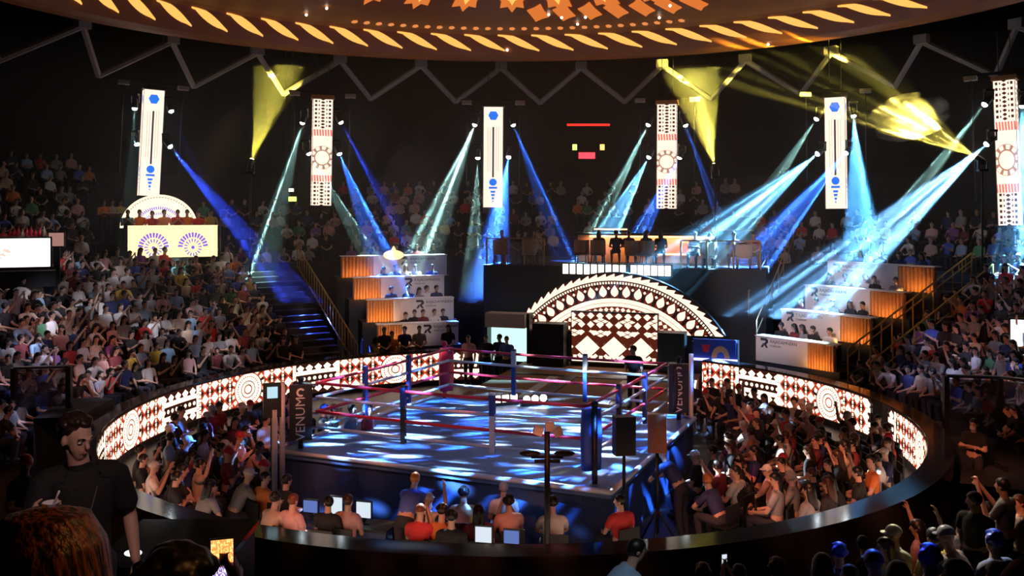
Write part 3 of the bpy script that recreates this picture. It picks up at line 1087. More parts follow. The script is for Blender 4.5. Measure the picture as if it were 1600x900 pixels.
# stair flights: each tread a slab of its own
for a0, a1, nm_ in ((-36.5, -30.2, 'left'), (56.5, 62.5, 'right')):
    for k in range(18):
        b = MB()
        r0 = 11.2 + k * 0.4
        b.sweep([(r0, 0.0), (r0, 0.35 + k * 0.19), (r0 + 0.4, 0.35 + k * 0.19)], a0, a1, 2)
        b.sweep([(r0, 0.355 + k * 0.19), (r0 + 0.05, 0.356 + k * 0.19)], a0, a1, 2, mi=1)
        struct(b.build('floor_stair_tread', [M['stand'], M['logo_grey']]))
# ------------------------------------------------------------------ hanging light columns
COLS = [(241, 140, 233, 306, 'a', 37.2, 'plain white light column with blue crests standing over the pale dome'),
        (505, 155, 502, 321, 'b', 38.5, 'ornate hanging light column left of the stage, second from the left'),
        (771, 167, 770, 324, 'a', 40.0, 'plain white hanging light column with blue crests near the middle'),
        (1042, 163, 1041, 326, 'b', 39.0, 'ornate hanging light column above the terrace bar'),
        (1304, 152, 1306, 326, 'a', 36.5, 'plain white hanging light column with blue crests right of the stage'),
        (1569, 125, 1577, 352, 'b', 32.0, 'ornate hanging light column at the far right')]
for x0, y0, x1, y1, ty, Y, lab in COLS:
    t, bt = P(x0, y0, Y), P(x1, y1, Y)
    h = (t - bt).length
    wd = 29.5 * Y / F
    rz = face_to(bt, (0, 8))
    t_ = empty('light_column', bt, rz, lab, 'light column', 'hanging light columns')
    lean = Matrix.Rotation(math.atan2((t - bt).x, (t - bt).z), 3, 'Y')
    t_.rotation_euler = (Matrix.Rotation(rz, 3, 'Z') @ lean).to_euler()
    b = MB(); b.box((0, wd / 2 + 0.01, h / 2), (wd + 0.02, wd, h)); b.build('housing', M['black'], t_)
    n = 4
    for k in range(n):
        b = MB()
        z0, z1 = h * k / n, h * (k + 1) / n
        b.face([(-wd / 2, 0, z0), (wd / 2, 0, z0), (wd / 2, 0, z1), (-wd / 2, 0, z1)], [(0, k / n), (1, k / n), (1, (k + 1) / n), (0, (k + 1) / n)])
        for sx in (-1, 1):
            b.face([(sx * (wd / 2 + 0.015), 0.02, z0), (sx * (wd / 2 + 0.015), wd - 0.03, z0), (sx * (wd / 2 + 0.015), wd - 0.03, z1), (sx * (wd / 2 + 0.015), 0.02, z1)][::sx], [(0, k / n), (1, k / n), (1, (k + 1) / n), (0, (k + 1) / n)][::sx])
        b.build('screen_panel', M['led_' + ty], t_)
    b = MB(); b.box((0, wd / 2, h + 0.1), (wd + 0.15, wd + 0.1, 0.14)); b.build('top_cap', M['wood' if ty == 'b' else 'dark'], t_)
    b = MB(); b.box((0, wd / 2, h + 0.32), (wd + 2.0, 0.1, 0.1)); b.build('lamp_bar', M['dark'], t_)
    for sx in (-1, 1):
        b = MB(); b.box((sx * (wd / 2 + 0.75), wd / 2 - 0.06, h + 0.22), (0.42, 0.3, 0.16)); b.build('bar_clamp', M['steel'], t_)
        b = MB(); b.tube([(sx * (wd / 2 + 0.75), wd / 2, h + 0.3), (sx * (wd / 2 + 0.75), wd / 2, 0.9)], 0.03, 6); b.build('drop_pipe', M['dark'], t_)
        b = MB(); b.tube([(sx * wd * 0.3, wd / 2, h + 0.1), (sx * wd * 0.3, wd / 2, 14.6 - bt.z)], 0.015, 5); b.build('cable', M['dark'], t_)

# ------------------------------------------------------------------ moving lamps: (x, y, Y) source, target, power, colour, cone, gobo
TEAL, CYAN, BLUE, DEEP, YEL = (0.5, 0.95, 0.85), (0.16, 0.55, 1.0), (0.04, 0.18, 1.0), (0.03, 0.08, 0.9), (1.0, 0.8, 0.12)
LAMPS = [
    (211, 160, 36.8, 206, 250, 36.5, 2500, TEAL, 8, 2, 'cool lamp left of the dome column, upper one'),
    (211, 217, 36.8, 240, 300, 36.2, 1500, TEAL, 9, 2, 'cool lamp left of the dome column, lower one'),
    (264, 165, 36.8, 300, 250, 36.5, 700, DEEP, 8, 2, 'faint lamp right of the dome column, upper one'),
    (260, 222, 36.8, 400, 390, 36.0, 14000, DEEP, 9, 3, 'blue lamp right of the dome column, lower one'),
    (475, 183, 38.1, 428, 350, 38.0, 9000, TEAL, 13, 3, 'cool lamp on the upper left of the second column'),
    (478, 232, 38.1, 570, 390, 37.6, 9000, TEAL, 9, 3, 'cool lamp on the lower left of the second column'),
    (528, 183, 38.1, 620, 350, 38.0, 6000, DEEP, 9, 3, 'blue lamp on the upper right of the second column'),
    (527, 232, 38.1, 588, 390, 37.2, 30000, BLUE, 14, 3, 'blue lamp on the lower right of the second column'),
    (745, 187, 39.6, 665, 390, 38.5, 14000, TEAL, 15, 4, 'cool lamp on the upper left of the middle column'),
    (747, 238, 39.6, 742, 350, 39.0, 5000, TEAL, 11, 3, 'cool lamp on the lower left of the middle column'),
    (799, 187, 39.6, 862, 350, 39.0, 10000, BLUE, 11, 3, 'blue lamp on the upper right of the middle column'),
    (796, 238, 39.6, 765, 420, 37.0, 30000, BLUE, 18, 3, 'blue lamp on the lower right of the middle column'),
    (1017, 187, 38.6, 925, 370, 38.0, 12000, TEAL, 9, 3, 'cool lamp on the upper left of the ornate column over the bar'),
    (1018, 238, 38.6, 935, 390, 37.5, 34000, CYAN, 15, 5, 'cyan lamp on the lower left of the ornate column over the bar'),
    (1068, 187, 38.6, 1095, 260, 38.4, 2500, BLUE, 9, 2, 'pale blue lamp on the upper right of the ornate column over the bar'),
    (1066, 238, 38.6, 985, 395, 38.8, 26000, BLUE, 13, 4, 'blue lamp on the lower right of the ornate column over the bar'),
    (1281, 178, 36.1, 1165, 350, 35.5, 11000, TEAL, 10, 3, 'cool lamp on the upper left of the column right of the stage'),
    (1284, 235, 36.1, 1120, 370, 34.5, 42000, CYAN, 17, 5, 'cyan lamp on the lower left of the column right of the stage'),
    (1333, 172, 36.1, 1348, 390, 34.5, 34000, (0.1, 0.45, 1.0), 16, 4, 'cyan lamp on the upper right of the column right of the stage'),
    (1328, 232, 36.1, 1190, 390, 35.0, 30000, BLUE, 14, 4, 'blue lamp on the lower right of the column right of the stage'),
    (1545, 155, 31.6, 1425, 310, 31.0, 9000, TEAL, 8, 3, 'cool lamp on the upper left of the far right column'),
    (1550, 218, 31.6, 1350, 390, 31.5, 36000, (0.18, 0.5, 1.0), 17, 5, 'cyan lamp on the lower left of the far right column'),
    (1598, 155, 31.6, 1585, 390, 31.0, 24000, (0.15, 0.5, 1.0), 14, 4, 'blue lamp on the right of the far right column'),
    (391, 258, 36.5, 434, 120, 39.5, 4000, YEL, 24, 3, 'yellow lamp pointing up left of the second column'),
    (1118, 265, 36.0, 1085, 130, 39.5, 6000, YEL, 24, 3, 'yellow lamp pointing up right of the ornate column over the bar'),
    (1535, 252, 31.0, 1420, 182, 33.0, 3200, YEL, 32, 3, 'yellow lamp pointing up beside the far right column'),
]
head_m = None


def lamp_mesh():
    b = MB()
    b.tube([(0, 0, 0.14), (0, 0, 0.05), (0, 0, -0.2), (0, 0, -0.24)], [0.07, 0.11, 0.12, 0.12], 10, sm=False)
    hd = b.mesh('head', M['black'])
    b = MB(); b.ball((0, 0, -0.235), (0.1, 0.1, 0.085), 12, 8)
    return hd, b


HEADM, lensb = lamp_mesh()
LENS = {False: lensb.mesh('lens', M['lens']), True: lensb.mesh('lens', M['lens_yellow'])}
b = MB()
b.box((0, 0, 0.3), (0.3, 0.2, 0.08))
for sx in (-1, 1): b.box((sx * 0.15, 0, 0.12), (0.03, 0.08, 0.3))
YOKE = b.mesh('yoke', M['dark'])
for i, (x, y, Y, tx_, ty_, tY, pw_, c, an, gb, lab) in enumerate(LAMPS):
    p, q = P(x, y, Y), P(tx_, ty_, tY)
    t_ = empty('moving_lamp', p, 0, lab, 'stage lamp', 'moving stage lamps beside the light columns')
    yo = bpy.data.objects.new('yoke', YOKE); COL.objects.link(yo); yo.parent = t_
    hd = bpy.data.objects.new('head', HEADM); COL.objects.link(hd); hd.parent = t_
    hd.rotation_mode = 'QUATERNION'; hd.rotation_quaternion = (q - p).to_track_quat('-Z', 'Y')
    le = bpy.data.objects.new('lens', LENS[c == YEL]); COL.objects.link(le); le.parent = hd
    if c == YEL: yo.rotation_euler = (0, R(180), 0)
    dr = (q - p).normalized()
    spot('beam', p + dr * 0.34, q, pw_ * BEAM, c, an * 1.1, 0.4, gobo=1.5 + gb, fill=0.34, radius=0.02, seed=i * 1.7, aniso=0, gain=3.6, base=0.02)
# floor pipes that carry the three upward lamps
for i, (x, y, Y) in enumerate(((391, 258, 36.5), (1118, 265, 36.0), (1535, 252, 31.0))):
    p = P(x, y, Y)
    zb = 4.0 if i == 1 else 0.0
    t_ = empty('lamp_mast', (p.x, p.y, zb), 0, 'thin dark mast carrying the yellow lamp ' + ('left of the second column', 'right of the terrace bar', 'beside the far right column')[i], 'mast')
    b = MB(); b.tube([(0, 0, 0), (0, 0, p.z - 0.34 - zb)], 0.035, 8); b.build('pole', M['dark'], t_)
    b = MB(); b.tube([(0, 0, 0), (0, 0, 0.05)], 0.3, 12, sm=False); b.build('base', M['dark'], t_)

# a puff of stage smoke in the far right yellow beam
m, nt, out = new_mat('smoke')
vn = nt.nodes.new('ShaderNodeVolumeScatter')
tc = nt.nodes.new('ShaderNodeTexCoord')
no = nt.nodes.new('ShaderNodeTexNoise'); no.inputs['Scale'].default_value = 2.2; no.inputs['Detail'].default_value = 3.0
mp = nt.nodes.new('ShaderNodeVectorMath'); mp.operation = 'LENGTH'
nt.links.new(tc.outputs['Object'], no.inputs['Vector']); nt.links.new(tc.outputs['Object'], mp.inputs[0])
dn = mx(0.0, S(no.outputs['Fac']) * 1.6 - 0.42 - S(mp.outputs['Value']) * 0.36) * 8.0
nt.links.new(dn.v, vn.inputs['Density'])
nt.links.new(vn.outputs[0], out.inputs[1])
b = MB(); b.ball((0, 0, 0), 1.0, 16, 10)
o = b.build('smoke_puff', m, loc=P(1420, 183, 33.0)); o.scale = (1.5, 0.9, 0.85); o.rotation_euler = (0, R(-12), 0)
tag(o, 'ragged yellow lit puff of stage smoke beside the far right column', 'smoke', kind='stuff')

# ------------------------------------------------------------------ band platform with the pale dome
Yb = 36.0
p0 = P(208, 402, Yb)
rzb = face_to(P(270, 375, Yb), (-2, 10))
w_ = 127 * Yb / F
h_ = 50 * Yb / F
band_ = empty('band_platform', P(271, 402, Yb), rzb, 'pale yellow lit band platform with two purple rosettes under the dome', 'platform')
b = MB(); b.box((0, 0.1, h_ / 2 - 0.01), (w_ * 1.04, 0.12, h_ * 0.98)); b.box((0, 0.95, h_ - 0.78), (w_ * 1.04, 1.6, 0.1)); b.build('platform_body', M['black'], band_)
n = 4
for k in range(n):
    b = MB()
    x0, x1 = -w_ / 2 * 1.04 + k * w_ * 1.04 / n, -w_ / 2 * 1.04 + (k + 1) * w_ * 1.04 / n
    b.face([(x0, 0.03, 0), (x1, 0.03, 0), (x1, 0.03, h_), (x0, 0.03, h_)], [(k / n, 0), ((k + 1) / n, 0), ((k + 1) / n, 1), (k / n, 1)])
    b.build('screen_panel', M['led_band'], band_)
b = MB(); b.box((w_ * 0.56, 0.2, h_ * 0.75), (0.04, 0.04, h_ * 1.5)); b.box((w_ * 0.62, 0.2, h_ * 1.48), (0.3, 0.04, 0.04)); b.build('side_rail', M['steel'], band_)
Yd = 37.4
dm = empty('pale_dome', P(249, 356, Yd), rzb, 'glowing pale half dome with purple teeth at the foot of the left light column', 'screen')
wr, hr = 57 * Yd / F, 52 * Yd / F
rows, uu = [], []
for j in range(9):
    r = j / 8
    rows.append([(wr * r * math.cos(math.pi * k / 24), -0.0, hr * r * math.sin(math.pi * k / 24)) for k in range(25)])
    uu.append([(0.5 + 0.5 * r * math.cos(math.pi * k / 24), r * math.sin(math.pi * k / 24)) for k in range(25)])
b = MB(); b.grid(rows, uu, sm=False); b.build('dome_screen', M['led_dome'], dm)
b = MB(); b.prism([(wr * 1.02 * math.cos(math.pi * k / 24), hr * 1.02 * math.sin(math.pi * k / 24)) for k in range(25)], 0.3, Matrix.Translation((0, 0.02, 0))); b.build('dome_body', M['black'], dm)
b = MB(); b.box((0, 0.4, -2.6), (wr * 2.2, 0.6, 5.2)); b.build('pedestal', M['black'], dm)

# ------------------------------------------------------------------ side screens
def side_screen(x0, y0, x1, y1, Y, lab, to):
    t_ = empty('side_screen', P((x0 + x1) / 2, y1, Y), face_to(P((x0 + x1) / 2, y1, Y), to), lab, 'screen')
    w_, h_ = (x1 - x0) * Y / F, (y1 - y0) * Y / F
    b = MB(); b.box((0, 0.1, h_ / 2), (w_ + 0.1, 0.16, h_ + 0.1)); b.build('case', M['black'], t_)
    n = 3
    for k in range(n):
        b = MB()
        xa, xb = -w_ / 2 + w_ * k / n, -w_ / 2 + w_ * (k + 1) / n
        b.face([(xa, 0.01, 0), (xb, 0.01, 0), (xb, 0.01, h_), (xa, 0.01, h_)], [(k / n, 0), ((k + 1) / n, 0), ((k + 1) / n, 1), (k / n, 1)])
        b.build('screen_panel', M['led_side'], t_)
    b = MB(); b.box((0, 0.4, -0.35), (w_ + 0.3, 0.7, 0.6)); b.build('plinth', M['black'], t_)
    b = MB(); b.box((0, 0.03, -0.12), (w_ + 0.3, 0.03, 0.035)); b.build('edge_strip', M['steel'], t_)
    return t_


side_screen(-60, 373, 71, 418, 29.5, 'white wide screen at the left edge of the left stand', (-4, 0))
side_screen(1584, 501, 1660, 556, 26.2, 'white screen at the right edge beside the dark walkway', (4, 0))
t_ = empty('small_screen', P(88, 386, 30.2), face_to(P(88, 386, 30.2), (-4, 0)), 'small dim pinkish screen right of the white left screen', 'screen')
b = MB(); b.box((0, 0.05, 0.24), (0.5, 0.1, 0.52)); b.build('case', M['black'], t_)
b = MB(); b.face([(-0.22, -0.005, 0.03), (0.22, -0.005, 0.03), (0.22, -0.005, 0.46), (-0.22, -0.005, 0.46)]); b.build('panel', glow('dim_pink', (0.75, 0.4, 0.32), 0.5), t_)
b = MB(); b.box((0, 0.1, -0.6), (0.2, 0.1, 1.2)); b.build('stand', M['dark'], t_)
# bar table with bottles on top of the left screen
sp_ = P(40, 370, 30.1)
t_ = empty('bar_table', sp_ + Vector((0, 0.2, -0.7)), face_to(sp_, (-4, 0)), 'narrow pale bar table behind the white left screen', 'table')
b = MB(); b.box((0, 0, 0.68), (1.5, 0.5, 0.05)); b.build('table_top', M['white'], t_)
for sx in (-1, 1):
    b = MB(); b.box((sx * 0.68, 0, 0.33), (0.06, 0.4, 0.66)); b.build('leg', M['dark'], t_)
for k in range(9):
    q = sp_ + Vector((-0.62 + 0.15 * k, 0.2 - 0.02 * k, 0.0))
    b = MB(); h = 0.24 + 0.05 * (k % 3)
    b.tube([(0, 0, 0.005), (0, 0, h * 0.6), (0, 0, h * 0.75), (0, 0, h)], [0.06, 0.06, 0.025, 0.022], 8)
    o = b.build('bottle', M['ring_red' if k not in (3, 8) else 'seat_cream'], loc=q)
    tag(o, ('red' if k not in (3, 8) else 'cream') + f' bottle on the bar table behind the left screen, {nth(k + 1)} from the left', 'bottle', 'bottles on the bar table')

# red sign, lamps and small signs in the dark
def block(name, c, d, mat, lab, cat, back=0.06, rz=0.0):
    t_ = empty(name, c, rz, lab, cat)
    b = MB(); b.box((0, back, 0), (d[0] + 0.06, 0.1, d[1] + 0.06)); b.build('case', M['black'], t_)
    b = MB(); b.box((0, 0, 0), (d[0], 0.03, d[1])); b.build('light_face', mat, t_)
    b = MB(); b.tube([(0, back, d[1] / 2), (0, back, 14.6 - c.z)], 0.015, 5); b.build('cable', M['dark'], t_)
    return t_


block('red_sign', P(917, 243, 43), (0.75, 0.28), M['glow_red'], 'small bright red lit sign hanging in the dark over the far stand', 'sign')
block('red_bar_lamp', P(902, 195, 43), (0.95, 0.1), M['glow_redbar'], 'thin red bar lamp above the red sign, left length', 'lamp')
block('red_bar_lamp', P(934, 195, 43), (1.1, 0.1), M['glow_redbar'], 'thin red bar lamp above the red sign, right length', 'lamp')
block('signal_lamp', P(898, 230, 43), (0.2, 0.26), M['glow_green'], 'small green signal lamp left of the red sign', 'lamp')
block('signal_lamp', P(941, 230, 43), (0.2, 0.26), M['glow_amber'], 'small amber signal lamp right of the red sign', 'lamp')
block('exit_sign', P(457, 311, 41), (0.34, 0.2), M['glow_green'], 'small green lit sign behind the second column', 'sign')
block('exit_sign', P(455, 297, 41), (0.22, 0.14), glow('pale_lamp', (0.9, 0.95, 0.8), 2.0), 'small pale lit panel above the green sign', 'sign')
block('grey_board', P(446, 308, 41.2), (0.3, 0.6), M['logo_grey'], 'narrow grey notice board beside the green sign', 'board')
GOLD = [P(615, 400, 37.5)]
b = MB(); b.ball((0, 0, 0.14), (0.42, 0.3, 0.2), 12, 8); b.tube([(0, 0, 0.3), (0, 0, 0.5)], [0.12, 0.02], 8)
o = b.build('gold_ornament', glow('soft_gold', (1.0, 0.75, 0.35), 1.6), loc=GOLD[0] + Vector((0, 0, -0.1)))
tag(o, 'glowing gold pointed ornament on the topmost left guest counter', 'ornament')

# ------------------------------------------------------------------ gear round the ring
def tripod_box(name, x, ytop, ybot, Y, wd, dp, mat, lab, cat, rz=0.0, screen=None):
    p, q = P(x, ytop, Y), P(x, ybot, Y)
    t_ = empty(name, (p.x, p.y, 0), rz, lab, cat)
    b = MB(); b.box((0, 0, (p.z + q.z) / 2), (wd, dp, p.z - q.z)); b.build('cabinet', M[mat] if isinstance(mat, str) else mat, t_)
    b = MB(); b.tube([(0, 0, 0.3), (0, 0, q.z)], 0.03, 8); b.build('pole', M['dark'], t_)
    for k in range(3):
        a = 2.1 * k + 0.4
        b = MB(); b.tube([(0, 0, 0.75), (0.42 * math.cos(a), 0.42 * math.sin(a), 0.02)], 0.022, 6); b.build('leg', M['dark'], t_)
    if screen:
        b = MB(); b.box((0, -dp / 2 - 0.01, (p.z + q.z) / 2), (wd * 0.86, 0.02, (p.z - q.z) * 0.9)); b.build('screen_face', M[screen], t_)
    return t_


o = tripod_box('loudspeaker', 425, 600, 650, 18.4, 0.34, 0.3, 'black', 'black loudspeaker with a lit top on a tripod left of the ring', 'loudspeaker', 0.3)
b = MB(); b.box((0, -0.16, P(425, 611, 18.4).z), (0.2, 0.02, 0.22)); b.build('lit_face', glow('pale_cyan', (0.6, 0.9, 1.0), 0.9), o)
o = tripod_box('display_board', 975, 650, 710, 16.2, 0.36, 0.22, 'dark', 'dark slim display on a tripod by the near ring corner', 'display', 0.2)
M['speaker_brown'] = pm('brown_cabinet', (0.3, 0.12, 0.06), 0.6)
tripod_box('loudspeaker', 1027, 647, 705, 16.9, 0.33, 0.3, 'speaker_brown', 'brown loudspeaker on a tripod right of the near ring corner', 'loudspeaker', -0.2)
for x0, w_, sh_, lab in ((790, 0.16, 'box', 'row of three white square floor lamps on the far ring edge'), (836, 0.17, 'disc', 'row of three white round floor lamps on the far ring edge')):
    p = P(x0, 620, 23.55)
    t_ = empty('floor_lamp', (p.x, p.y, 1.2), 0.4, lab, 'lamp')
    b = MB(); b.box((0, 0.06, 0.05), (0.72, 0.1, 0.1)); b.build('base', M['black'], t_)
    for k in (-1, 0, 1):
        b = MB()
        if sh_ == 'box': b.box((k * 0.23, 0, 0.18), (w_, 0.05, 0.17))
        else: b.tube([(k * 0.23, -0.03, 0.18), (k * 0.23, 0.02, 0.18)], 0.09, 12)
        b.build('light_cell', M['glow_white'], t_)
# black lamp stand in front of everything at the near barrier
p = P(855, 672, 14.6)
t_ = empty('lamp_stand', (p.x, p.y, 0), 0, 'tall black lamp stand with white heads at the near side of the floor', 'lamp stand')
b = MB(); b.tube([(0, 0, 0.02), (0, 0, p.z)], 0.046, 10); b.build('pole', M['black'], t_)
for k, (x, y, rr) in enumerate(((-0.14, 0.02, 0.3), (0.04, 0.08, 0.0), (0.17, 0.0, -0.35))):
    b = MB(); b.box((x, -0.02, p.z - 0.02 + y), (0.14, 0.16, 0.12), Matrix.Rotation(rr, 3, 'Y')); b.build('lamp_head', M['white'], t_)
b = MB(); b.box((0, 0, p.z - 0.42), (0.5, 0.05, 0.04)); b.build('cross_arm', M['black'], t_)
for sx in (-1, 1):
    b = MB(); b.ball((sx * 0.27, -0.02, p.z - 0.36), (0.17, 0.1, 0.045), 10, 6); b.build('lamp_shade', M['black'], t_)
    b = MB(); b.box((sx * 0.12, -0.02, p.z - 0.48), (0.16, 0.05, 0.05)); b.build('arm_bracket', M['black'], t_)
for k in range(3):
    a = 2.1 * k + 0.9
    b = MB(); b.tube([(0, 0, 0.5), (0.5 * math.cos(a), 0.5 * math.sin(a), 0.02)], 0.025, 6); b.build('leg', M['black'], t_)


def table(p, rz, L_, wd, lab, mat='black'):
    t_ = empty('work_table', (p[0], p[1], 0), rz, lab, 'table')
    b = MB(); b.box((0, 0, 0.73), (L_, wd, 0.04)); b.build('table_top', M[mat], t_)
    b = MB(); b.box((0, -wd / 2 + 0.02, 0.38), (L_ * 0.98, 0.02, 0.66)); b.build('front_cloth', M['skirt'], t_)
    for sx in (-1, 1):
        for sy in (-1, 1):
            b = MB(); b.box((sx * (L_ / 2 - 0.06), sy * (wd / 2 - 0.08), 0.36), (0.05, 0.05, 0.71)); b.build('leg', M['dark'], t_)
    return t_


def monitor(p, rz, wd, hh, mat, lab, tilt=0.0):
    t_ = empty('monitor', p, rz, lab, 'monitor')
    b = MB(); b.box((0, 0.03, hh / 2 + 0.1), (wd + 0.04, 0.04, hh + 0.04)); b.build('case', M['black'], t_)
    b = MB(); b.box((0, 0.0, hh / 2 + 0.1), (wd, 0.02, hh)); b.build('screen_face', mat, t_)
    b = MB(); b.box((0, 0.04, 0.05), (0.05, 0.04, 0.1)); b.box((0, 0.04, 0.006), (0.22, 0.16, 0.012)); b.build('stand', M['dark'], t_)


M['glow_paper'] = glow('paper_screen', (0.8, 0.9, 1.0), 0.9)
M['glow_navy'] = glow('navy_screen', (0.2, 0.3, 0.8), 0.6)
for x, y, Y, L_, rz, lab in ((535, 775, 16.2, 1.9, -0.28, 'black work table with monitors before the left ring side'), (765, 805, 14.9, 1.4, -0.2, 'black work table with a monitor near the lamp stand')):
    p = P(x, y, Y)
    table(p, rz, L_, 0.55, lab)
    zt = 0.752
    if x < 600:
        for dx, m_, w2, h2, lab2 in ((-0.62, 'glow_navy', 0.26, 0.2, 'small dim blue monitor on the left work table'), (-0.12, 'glow_paper', 0.22, 0.3, 'pale upright monitor in the middle of the left work table'), (0.4, 'glow_paper', 0.26, 0.26, 'pale square monitor at the right of the left work table')):
            monitor((p.x + dx * math.cos(rz), p.y + dx * math.sin(rz), zt), rz, w2, h2, M[m_], lab2)
    else:
        monitor((p.x - 0.1, p.y, zt), rz, 0.26, 0.24, M['glow_paper'], 'white monitor on the work table near the lamp stand')
        monitor((p.x + 0.35, p.y - 0.05, zt), rz, 0.24, 0.2, M['glow_navy'], 'dim blue monitor on the work table near the lamp stand')

# dark framed glass screens of the gangways at both sides of the floor
def glass_screen(pts, zb, hh, lab):
    t_ = empty('glass_screen', (pts[0].x, pts[0].y, zb), 0, lab, 'glass screen')
    q = [Vector((p.x - pts[0].x, p.y - pts[0].y, 0)) for p in pts]
    for k, p in enumerate(q):
        b = MB(); b.box(p + Vector((0, 0, hh / 2)), (0.12, 0.12, hh)); b.build('post', M['dark'], t_)
        if k:
            a, d = q[k - 1], p - q[k - 1]
            rm = Matrix.Rotation(math.atan2(d.y, d.x), 3, 'Z')
            b = MB(); b.box((a + p) / 2 + Vector((0, 0, hh * 0.5)), (d.length - 0.12, 0.03, hh * 0.9), rm); b.build('pane', M['glassy'], t_)
            b = MB(); b.box((a + p) / 2 + Vector((0, 0, hh)), (d.length, 0.14, 0.06), rm); b.build('top_rail', M['dark'], t_)


glass_screen([P(1478, 690, 22.2), P(1562, 690, 22.0), P(1660, 690, 21.2)], 0.7, 1.5, 'dark framed glass screen on the right gangway')
glass_screen([P(22, 640, 22.4), P(108, 632, 22.6)], 1.35, 1.0, 'dark framed glass screen on the left gangway')
b = MB(); b.sweep([(10.15, 0.0), (10.15, 0.7), (12.6, 0.7), (12.6, 0.0)], 87, 118, 10); struct(b.build('floor_right_gangway', M['stand']))
b = MB(); b.sweep([(10.15, 0.0), (10.15, 1.35), (11.2, 1.35), (11.2, 0.0)], -100, -88, 6); struct(b.build('floor_left_gangway', M['stand']))
# ------------------------------------------------------------------ lamps over the ring and washes on the stands
for k, (x, y, z, c, e, g, an) in enumerate(((-5, 11.5, 10.5, (0.25, 0.5, 1.0), 1.0, 5.5, 2.0), (4, 12, 10.5, (0.08, 0.3, 1.0), 1.2, 5.5, 2.2), (-9, 22, 10.5, (0.7, 0.88, 1.0), 0.8, 6.5, 0.45), (9.5, 22, 10.5, (0.06, 0.22, 1.0), 1.2, 6.0, 0.45), (0.5, 28.5, 11.5, (0.75, 0.9, 1.0), 0.9, 5.5, 2.0), (6, 28, 11.5, (0.15, 0.4, 1.0), 0.9, 6.0, 1.6))):
    spot('ring_lamp', (x, y, z), (RC.x, RC.y, 1.2), 85000 * e, c, 38, 0.3, gobo=g, fill=0.3, seed=k * 2.3, aniso=an, gain=4.2, base=0.004)
WASH = (((-3, 22, 12), (-13, 29, 2.5), (0.85, 0.85, 1.0), 6500, 40), ((-5, 20, 12), (-14.5, 24, 2), (0.55, 0.6, 1.0), 5500, 40),
        ((5, 20, 12), (14.5, 25, 2.5), (0.5, 0.58, 1.0), 6500, 40), ((-2, 26, 12), (-10, 36, 3.0), (1.0, 0.8, 0.5), 3500, 22), ((-1, 25, 12), (-7.5, 32.5, 1.5), (1.0, 0.5, 0.35), 2500, 26),
        ((9, 26, 11.5), (4.9, 12.0, 2.1), (1.0, 0.93, 0.55), 14000, 5), ((6, 24, 11.5), (3.45, 8.3, 3.0), (0.05, 0.2, 1.0), 30000, 5), ((2, 22, 12), (5.25, 10.6, 2.4), (1.0, 0.9, 0.8), 9000, 7),
        ((8, 25, 11.5), (5.4, 10.2, 2.5), (0.1, 0.3, 1.0), 12000, 3.5), ((6, 24, 11.5), (4.15, 11.6, 1.9), (0.05, 0.2, 1.0), 18000, 4), ((3, 24, 11.5), (6.8, 13.3, 2.0), (1.0, 0.8, 0.6), 6000, 10),
        ((-2, 24, 11.5), (-4.4, 36, 2.6), (1.0, 0.8, 0.82), 3600, 19), ((3, 22, 11.5), (10.0, 33, 2.9), (1.0, 0.78, 0.78), 5200, 24))
for k, (p, q, c, e, a) in enumerate(WASH):
    spot('wash_lamp', p, q, e, c, a, 0.6, gobo=4.5 if k < 5 else 0.0, fill=0.62 if k < 5 else 1.6, seed=k + 0.5, gain=2.0)
for p, q, e in (((1, 8, 10.5), (8.0, 20.5, 0.8), 5000), ((-1, 8, 10.5), (-8.0, 20.5, 0.8), 3600), ((0, 3.5, 10.0), (-0.5, 15.2, 0.8), 3000)):
    spot('wash_lamp', p, q, e, (1.0, 0.3, 0.16), 44 if e > 3100 else 27, 0.7, gobo=5.0, fill=0.8, seed=e * 0.001, gain=2.6)
for p, c, e in (((-7, 24, 11), (1.0, 0.05, 0.1), 9000), ((7, 25, 11), (1.0, 0.6, 0.15), 7000)):
    spot('ring_lamp', p, (RC.x, RC.y, 1.2), e, c, 34, 0.3, gobo=6.5, fill=0.22, seed=e * 0.01, aniso=0.5, gain=4.0, base=0.0)
spot('wash_lamp', (-7, 27, 10.5), (-13.2, 36.2, 5.6), 1600, (1.0, 0.62, 0.4), 15, 0.6)
spot('added_fill', (1.4, 4.5, 8.5), P(935, 880, 9.5), 420, (0.8, 0.9, 1.0), 11, 0.7)  # fill spot added to lift the pale blue figure
# fill spots added to brighten the nearest figures, with no fixture of their own
spot('added_fill', (-0.9, 3.2, 7.0), (-2.7, 5.9, 4.4), 170, (1.0, 0.62, 0.6), 34, 0.8, radius=0.15)
spot('added_fill', (0.5, 2.3, 6.6), (-0.9, 1.8, 5.5), 22, (1.0, 0.4, 0.12), 40, 0.8, radius=0.1)
# ------------------------------------------------------------------ people
M['skin'] = pm('skin', (0.6, 0.38, 0.28), 0.55, objcol=False, var=0.1)
M['cloth'] = pm('cloth', (1, 1, 1), 0.85, objcol=True, var=0.25, scale=14)
M['trouser'] = pm('dark_trousers', (0.03, 0.03, 0.045), 0.85)
M['hairc'] = pm('hair', (0.02, 0.02, 0.02), 0.42, objcol=True, var=0.5, scale=30)
M['hair_black'] = pm('black_hair', (0.012, 0.01, 0.01), 0.42, var=0.5, scale=30)
M['shoe'] = pm('shoe_leather', (0.03, 0.03, 0.03), 0.5)
V = Vector


